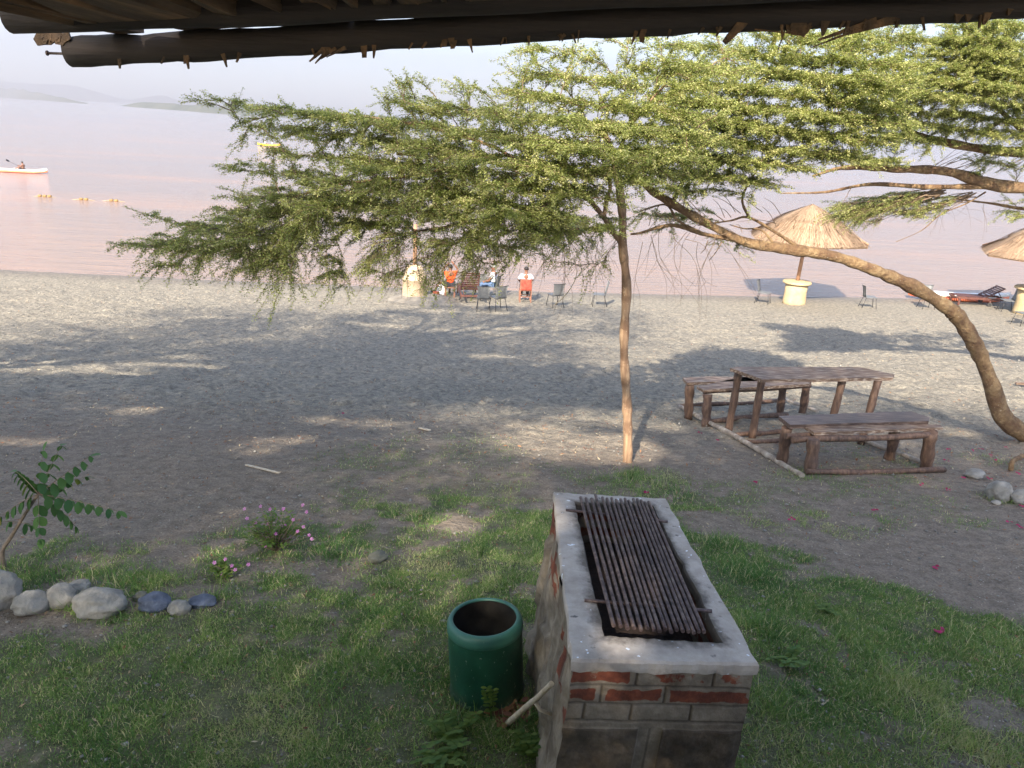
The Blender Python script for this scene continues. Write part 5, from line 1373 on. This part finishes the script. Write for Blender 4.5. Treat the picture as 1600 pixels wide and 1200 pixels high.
def person(loc, rz, label, J, shirt, sleeves, legs, hat=None, shorts=True, hairm='hair', build=1.0):
    """J joints (local): pelvis chest neck head shL elL haL shR elR haR hipL knL anL toL ..R"""
    E = empty('person', (0, 0, 0), label, 'person')
    K = {k: Vector(v_) for k, v_ in J.items()}
    order = ['pelvis', 'waist', 'chest', 'neck', 'chin', 'head', 'crown', 'shL', 'elL', 'haL', 'shR', 'elR', 'haR', 'hipL', 'knL', 'anL', 'toL', 'hipR', 'knR', 'anR', 'toR']
    K['waist'] = K['pelvis'].lerp(K['chest'], .45); fwd_ = (K.get('face', Vector((0, 1, 0)))).normalized()
    up_ = (K['head']-K['neck']).normalized(); K['chin'] = K['neck']+up_*.06+fwd_*.015; K['crown'] = K['head']+up_*.075
    vs = [K[k] for k in order]; ix = {k: i for i, k in enumerate(order)}
    ed = [('pelvis', 'waist'), ('waist', 'chest'), ('chest', 'neck'), ('neck', 'chin'), ('chin', 'head'), ('head', 'crown'), ('chest', 'shL'), ('shL', 'elL'), ('elL', 'haL'), ('chest', 'shR'), ('shR', 'elR'), ('elR', 'haR'), ('pelvis', 'hipL'), ('hipL', 'knL'), ('knL', 'anL'), ('anL', 'toL'), ('pelvis', 'hipR'), ('hipR', 'knR'), ('knR', 'anR'), ('anR', 'toR')]
    rd = dict(pelvis=(.13, .10), waist=(.12, .09), chest=(.14, .10), neck=.052, chin=.062, head=(.078, .088), crown=.05, shL=.058, elL=.042, haL=.028, shR=.058, elR=.042, haR=.028, hipL=.085, knL=.058, anL=.038, toL=.03, hipR=.085, knR=.058, anR=.038, toR=.03)
    ex = MB(); sd = fwd_.cross(up_).normalized()
    hc = K['head']; ex.sphere(hc+fwd_*.098-up_*.01, (.013, .016, .02), 6, 5)
    for s_ in (-1, 1): ex.sphere(hc+sd*s_*.082, (.012, .02, .03), 6, 5)
    for s_ in (-1, 1): ex.sphere(hc+fwd_*.082+sd*s_*.03+up_*.012, (.011, .008, .008), 6, 4)
    ex.sphere(hc+fwd_*.082-up_*.05, (.024, .01, .008), 6, 4)
    for h_, e_ in (('haL', 'elL'), ('haR', 'elR')):     # palm, four fingers, thumb
        d = (K[h_]-K[e_]).normalized(); a = d.orthogonal().normalized(); b_ = d.cross(a)
        ex.tube([K[h_]-d*.01, K[h_]+d*.04, K[h_]+d*.085], [.028, .036, .030], 8)
        for q in range(4):
            o_ = K[h_]+d*.08+a*(-.03+q*.02); l = (.065, .075, .07, .055)[q]
            ex.tube([o_, o_+d*l*.5+b_*.006, o_+d*l+b_*(.02+.004*q)], [.009, .0085, .007], 6)
        o_ = K[h_]+d*.02+a*-.03; ex.tube([o_, o_-a*.025+d*.025, o_-a*.03+d*.055+b_*.01], [.011, .010, .008], 6)
    skin('body', vs, [(ix[a], ix[b_]) for a, b_ in ed], [rd[k] for k in order], M['skin'], E, 2, ex)
    if shirt:
        vs = [K['pelvis'].lerp(K['waist'], .2), K['waist'], K['chest'], K['neck'].lerp(K['chest'], .35), K['shL'], K['shL'].lerp(K['elL'], sleeves), K['shR'], K['shR'].lerp(K['elR'], sleeves)]
        skin('shirt', vs, [(0, 1), (1, 2), (2, 3), (2, 4), (4, 5), (2, 6), (6, 7)], [(.155, .125), (.15, .12), (.165, .125), .075, .078, .068, .078, .068], M[shirt], E, 2)
    if legs:
        f_ = .8 if shorts else .98; vs = [K['pelvis'], K['hipL'], K['hipL'].lerp(K['knL'], f_), K['hipR'], K['hipR'].lerp(K['knR'], f_)]; ee = [(0, 1), (1, 2), (0, 3), (3, 4)]; rr_2 = [(.15, .125), .108, .085, .108, .085]
        if not shorts: vs += [K['knL'].lerp(K['anL'], .9), K['knR'].lerp(K['anR'], .9)]; ee += [(2, 5), (4, 6)]; rr_2 += [.062, .062]
        skin('trousers' if not shorts else 'shorts', vs, ee, rr_2, M[legs], E, 2)
    mb = MB(); c = K['head']+up_*.035-fwd_*.012
    if hat:
        mb.sphere(c+up_*.015, (.098, .105, .075), 12, 8); mb.box(c+fwd_*.11+up_*.0, (.13, .10, .012), bev=.004); mb.build('cap', M[hat], E)
    else:
        mb.sphere(c, (.088, .094, .078), 14, 9)
        mb.build('hair', M[hairm], E)
    for q in ('L', 'R'):
        d = (K['to'+q]-K['an'+q]).normalized(); mb = MB(); mb.tube([K['an'+q]-d*.06-Vector((0, 0, .03)), K['an'+q]+d*.04-Vector((0, 0, .025)), K['to'+q]+d*.03-Vector((0, 0, .01))], [.035, .045, .028], 10)
        mb.build('shoe', M['white'] if shirt != 'orange' else M['black'], E)
    E.location = loc; E.rotation_euler.z = R(rz); return E
def sit(seat=.46, **kw):
    s_ = seat
    J = dict(pelvis=(0, 0, s_+.10), chest=(0, -.05, s_+.42), neck=(0, -.03, s_+.58), head=(0, .0, s_+.72), shL=(-.17, -.04, s_+.50), elL=(-.23, .05, s_+.25), haL=(-.16, .26, s_+.18), shR=(.17, -.04, s_+.50), elR=(.23, .05, s_+.25), haR=(.16, .26, s_+.18),
             hipL=(-.09, .02, s_+.09), knL=(-.12, .42, s_+.09), anL=(-.12, .44, .08), toL=(-.13, .58, .04), hipR=(.09, .02, s_+.09), knR=(.12, .42, s_+.09), anR=(.12, .44, .08), toR=(.13, .58, .04))
    J.update(kw); return J
g_ = gnd(703, 463)
mb = MB(); mb.box((0, 0, .16), (.46, .34, .30), bev=.02)
o = mb.build('beach_box', M['redcloth']); g2 = gnd(681, 466); o.scale = (.5, .5, .8); o.location = (g2[0], g2[1], g2[2]); tag(o, 'small dark red box on the sand left of the person in orange', 'box')
ST = empty('stool', (0, 0, 0), 'low brown stool under the person in the orange shirt', 'stool')
mb = MB(); mb.box((0, 0, .36), (.42, .36, .04), bev=.01); mb.build('seat', M['darkwood'], ST)
for sx in (-1, 1):
    for sy in (-1, 1): mb = MB(); mb.box((sx*.17, sy*.14, .17), (.04, .04, .34)); mb.build('leg', M['darkwood'], ST)
ST.location = g_
person(g_, 22, 'person in an orange t-shirt seated by the lounger with hands raised to the head',
       sit(.38, elR=(.32, .02, .98), haR=(.16, .05, 1.20), elL=(-.33, .04, .96), haL=(-.14, .06, 1.14), knL=(-.30, .34, .47), anL=(-.42, .62, .10), toL=(-.50, .76, .07), shR=(.18, -.04, .90), shL=(-.18, -.04, .90), face=(0, 1, .1)), 'orange', .55, 'black')
# white cloth bundle beside the knee
mb = MB(); q = gnd(690, 461); 
for k in range(7): mb.sphere((rs.uniform(-.16, .16), rs.uniform(-.05, .05), .34+k*.012-.10*(k % 2)), (.09, .06, .07), 8, 6)
mb.box((0, 0, .12), (.3, .2, .2), bev=.05)
o = mb.build('cloth_bundle', M['white'], loc=(0, 0, 0)); o.location = q; tag(o, 'white cloth bundle between the red box and the person in orange', 'cloth')
g_ = gnd(769, 466)
c9 = copy_tree(c0_); c9.location = g_; c9.rotation_euler.z = R(72); c9['label'] = 'grey chair under the seated person in the grey cap'
person((g_[0], g_[1], g_[2]), 72, 'person in a grey cap and jeans seated facing left behind the lounger', sit(.45), 'white', .6, 'denim', hat='cap', shorts=False)
g_ = gnd(820, 471)
person((g_[0]+.0, g_[1]+.02, g_[2]), 4, 'person in a blue and white shirt seated on the wooden chair facing the lake', sit(.47, elL=(-.27, .06, .80), elR=(.27, .06, .80)), 'blueprint', .9, 'black', shorts=False)

# ------------------------------------------------------------------ kayaks and floats
def kayak(loc, rz, label, L, m1, m2, group=None, cat='kayak'):
    E = empty('kayak', (0, 0, 0), label, cat, group)
    def hull(z0, z1, wk, mm, nm):
        mb = MB(); N = 28; K = 12; vs = []
        for i in range(N+1):
            t = -1+2*i/N; w_ = .36*wk*(1-abs(t)**2.6)+.012; rk = .20*max(0, abs(t)-.55)**1.4*2
            for j in range(K):
                an = 2*PI*j/K; sx = math.copysign(abs(math.cos(an))**.8, math.cos(an)); sz = math.sin(an)
                zz = z0+(z1-z0)*(.5+.5*sz)
                if nm == 'deck' and sz > 0 and abs(t) < .32: zz -= .09*(1-(t/.32)**2)*(abs(sx) < .85)
                vs.append((t*L/2, sx*w_, zz+rk))
        fs = [(i*K+j, i*K+(j+1) % K, (i+1)*K+(j+1) % K, (i+1)*K+j) for i in range(N) for j in range(K)]+[tuple(range(K))[::-1], tuple(N*K+j for j in range(K))]
        mb.add(vs, fs, True); return mb.build(nm, mm, E)
    hull(-.05, .16, 1.0, m2, 'hull'); hull(.10, .30, .96, m1, 'deck')
    E.location = loc; E.rotation_euler.z = rz; return E
def paddle(loc, rz, label, parent=None):
    E = empty('paddle', (0, 0, 0), label, 'paddle'); mb = MB(); mb.tube([(-.9, 0, 0), (.9, 0, 0)], .014, 6); mb.build('shaft', M['black'], E)
    for s_ in (-1, 1): mb = MB(); mb.sphere((s_*1.03, 0, 0), (.20, .015, .08), 10, 6); mb.build('blade', M['black'], E)
    E.location = loc; E.rotation_euler = rz; return E
kp = onz(36, 270, 0); kl = onz(77, 271.5, 0)
L1 = 5.6; kx = kl[0]-L1/2
kayak((kx, kp[1], .04), 0, 'red and white kayak with one seated paddler at the left edge', L1, M['hullwhite'], M['hullred'], 'kayaks on the lake')
lo = (-.30, 0, 0)
pk = onz(47, 269, 0)
person((pk[0], kp[1], -.12), 78, 'shirtless person sitting on the red and white kayak', sit(.30, knL=(-.14, .40, .60), anL=(-.15, .72, .40), toL=(-.15, .80, .50), knR=(.14, .40, .60), anR=(.15, .72, .40), toR=(.15, .80, .50), haL=(-.05, .40, .68), haR=(.05, .42, .74), elL=(-.24, .14, .62), elR=(.24, .14, .62)), None, .5, 'black')
paddle((pk[0]-.42, kp[1], .60), (0, R(28), R(70)), 'black double-bladed paddle held by the person on the red kayak')
k2 = onz(420, 228.5, 0)
kayak((k2[0], k2[1], .10), R(-6), 'distant yellow kayak with two paddlers on the lake', 4.3, M['hullyellow'], M['hullyellow'], 'kayaks on the lake')
person((k2[0]-.55, k2[1], -.05), -90, 'nearer-to-bow paddler in white on the yellow kayak', sit(.25, knL=(-.12, .38, .45), anL=(-.12, .70, .30), toL=(-.12, .8, .38), knR=(.12, .38, .45), anR=(.12, .70, .30), toR=(.12, .8, .38)), 'white', .6, 'black')['label'] = 'left paddler in a white top on the distant yellow kayak'
person((k2[0]+.75, k2[1], -.05), -90, 'right paddler in a white top on the distant yellow kayak', sit(.22, knL=(-.12, .38, .45), anL=(-.12, .70, .30), toL=(-.12, .8, .38), knR=(.12, .38, .45), anR=(.12, .70, .30), toR=(.12, .8, .38)), 'white', .6, 'black')
# beached kayak
g3 = gnd(1500, 471)
kb = kayak((g3[0], g3[1]+.2, g3[2]+.04), R(-2), 'white and red kayak pulled up on the sand behind the leaning trunk', 4.2, M['hullwhite'], M['hullred'])
for px, py, nn_, lab in ((70, 307.5, 3, 'row of three small yellow floats, leftmost on the lake'), (131, 312.5, 2, 'pair of small yellow floats, the middle cluster on the lake'), (178, 314.5, 2, 'pair of small yellow floats, right-hand cluster on the lake')):
    c = onz(px, py, 0); E = empty('float_cluster', (c[0], c[1], 0), lab, 'floats', 'yellow floats on the swimming line')
    for k in range(nn_):
        mb = MB(); x = c[0]+(k-(nn_-1)/2)*.34; mb.tube([(x-.13, c[1], .04), (x-.10, c[1], .05), (x+.10, c[1], .05), (x+.13, c[1], .04)], [.04, .09, .09, .04], 12); mb.build('float', M['buoy'], E)
    mb = MB(); mb.tube([(c[0]-.8, c[1], -.01), (c[0]-.3, c[1], .03), (c[0]+.3, c[1], .03), (c[0]+.8, c[1], -.01)], .02, 6); mb.build('rope', M['rope'], E)
# pale dry branch hanging by the chairs
b_a = A(905, 420, 9.0); mb = MB()
yb_ = 8.2
mb.tube(crom([A(897, 398, yb_), A(901, 428, yb_), A(893, 448, yb_), A(880, 465, yb_), A(867, 476, yb_)], 14), list(np.linspace(.003, .008, 14)), 7, jit=.2)
o = mb.build('hanging_branch', M['paletimber'], T1)

# ------------------------------------------------------------------ air, sky, sun, camera
hz = MB(); hz.box((0, 2300, 161), (9600, 4900, 338))
m = bpy.data.materials.new('haze_air'); m.use_nodes = True; nt = m.node_tree; nt.nodes.remove(nt.nodes['Principled BSDF'])
pv = nt.nodes.new('ShaderNodeVolumePrincipled'); pv.inputs['Density'].default_value = .0005; pv.inputs['Color'].default_value = (.66, .67, .71, 1)
pv.inputs['Anisotropy'].default_value = .4
nt.links.new(pv.outputs[0], nt.nodes['Material Output'].inputs['Volume'])
tag(hz.build('haze', m, loc=(0, 0, 0)), 'thin pale haze over the lake', kind='stuff')
wd = bpy.data.worlds.new('World'); S.world = wd; wd.use_nodes = True; nt = wd.node_tree; bg = nt.nodes['Background']
sk = nt.nodes.new('ShaderNodeTexSky'); sk.sky_type = 'NISHITA'; sk.sun_disc = False
to_sun = Vector((-math.sin(SUNAZ)*math.cos(SUNEL), -math.cos(SUNAZ)*math.cos(SUNEL), math.sin(SUNEL)))
sk.sun_elevation = SUNEL; sk.sun_rotation = math.atan2(to_sun.x, to_sun.y); sk.air_density = 1.0; sk.dust_density = 5.0; sk.ozone_density = 1.0; sk.altitude = 1500
nt.links.new(sk.outputs[0], bg.inputs[0]); bg.inputs[1].default_value = .13
sun = bpy.data.lights.new('sun', 'SUN'); sun.energy = 4.3; sun.angle = R(.55); sun.color = (1, .88, .72)
so = bpy.data.objects.new('sun', sun); COL.objects.link(so); so.rotation_euler = (-to_sun).to_track_quat('-Z', 'Y').to_euler()
cam = bpy.data.cameras.new('camera'); co = bpy.data.objects.new('camera', cam); COL.objects.link(co)
cam.sensor_width = 36; cam.lens = 36*F0/W0; cam.clip_end = 20000; cam.clip_start = .05
mt = Matrix(((RT[0], UP[0], -fw[0], 0), (RT[1], UP[1], -fw[1], 0), (RT[2], UP[2], -fw[2], CZ), (0, 0, 0, 1)))
co.matrix_world = mt; S.camera = co
S.view_settings.view_transform = 'Standard'; S.view_settings.look = 'None'; S.view_settings.exposure = 1.8; S.view_settings.gamma = 1
S.cycles.max_bounces = 6; S.cycles.diffuse_bounces = 3; S.cycles.transmission_bounces = 4; S.cycles.volume_bounces = 1; S.cycles.transparent_max_bounces = 4
S.cycles.use_denoising = True
print('leaves', nleaf, 'blades', len(GX))
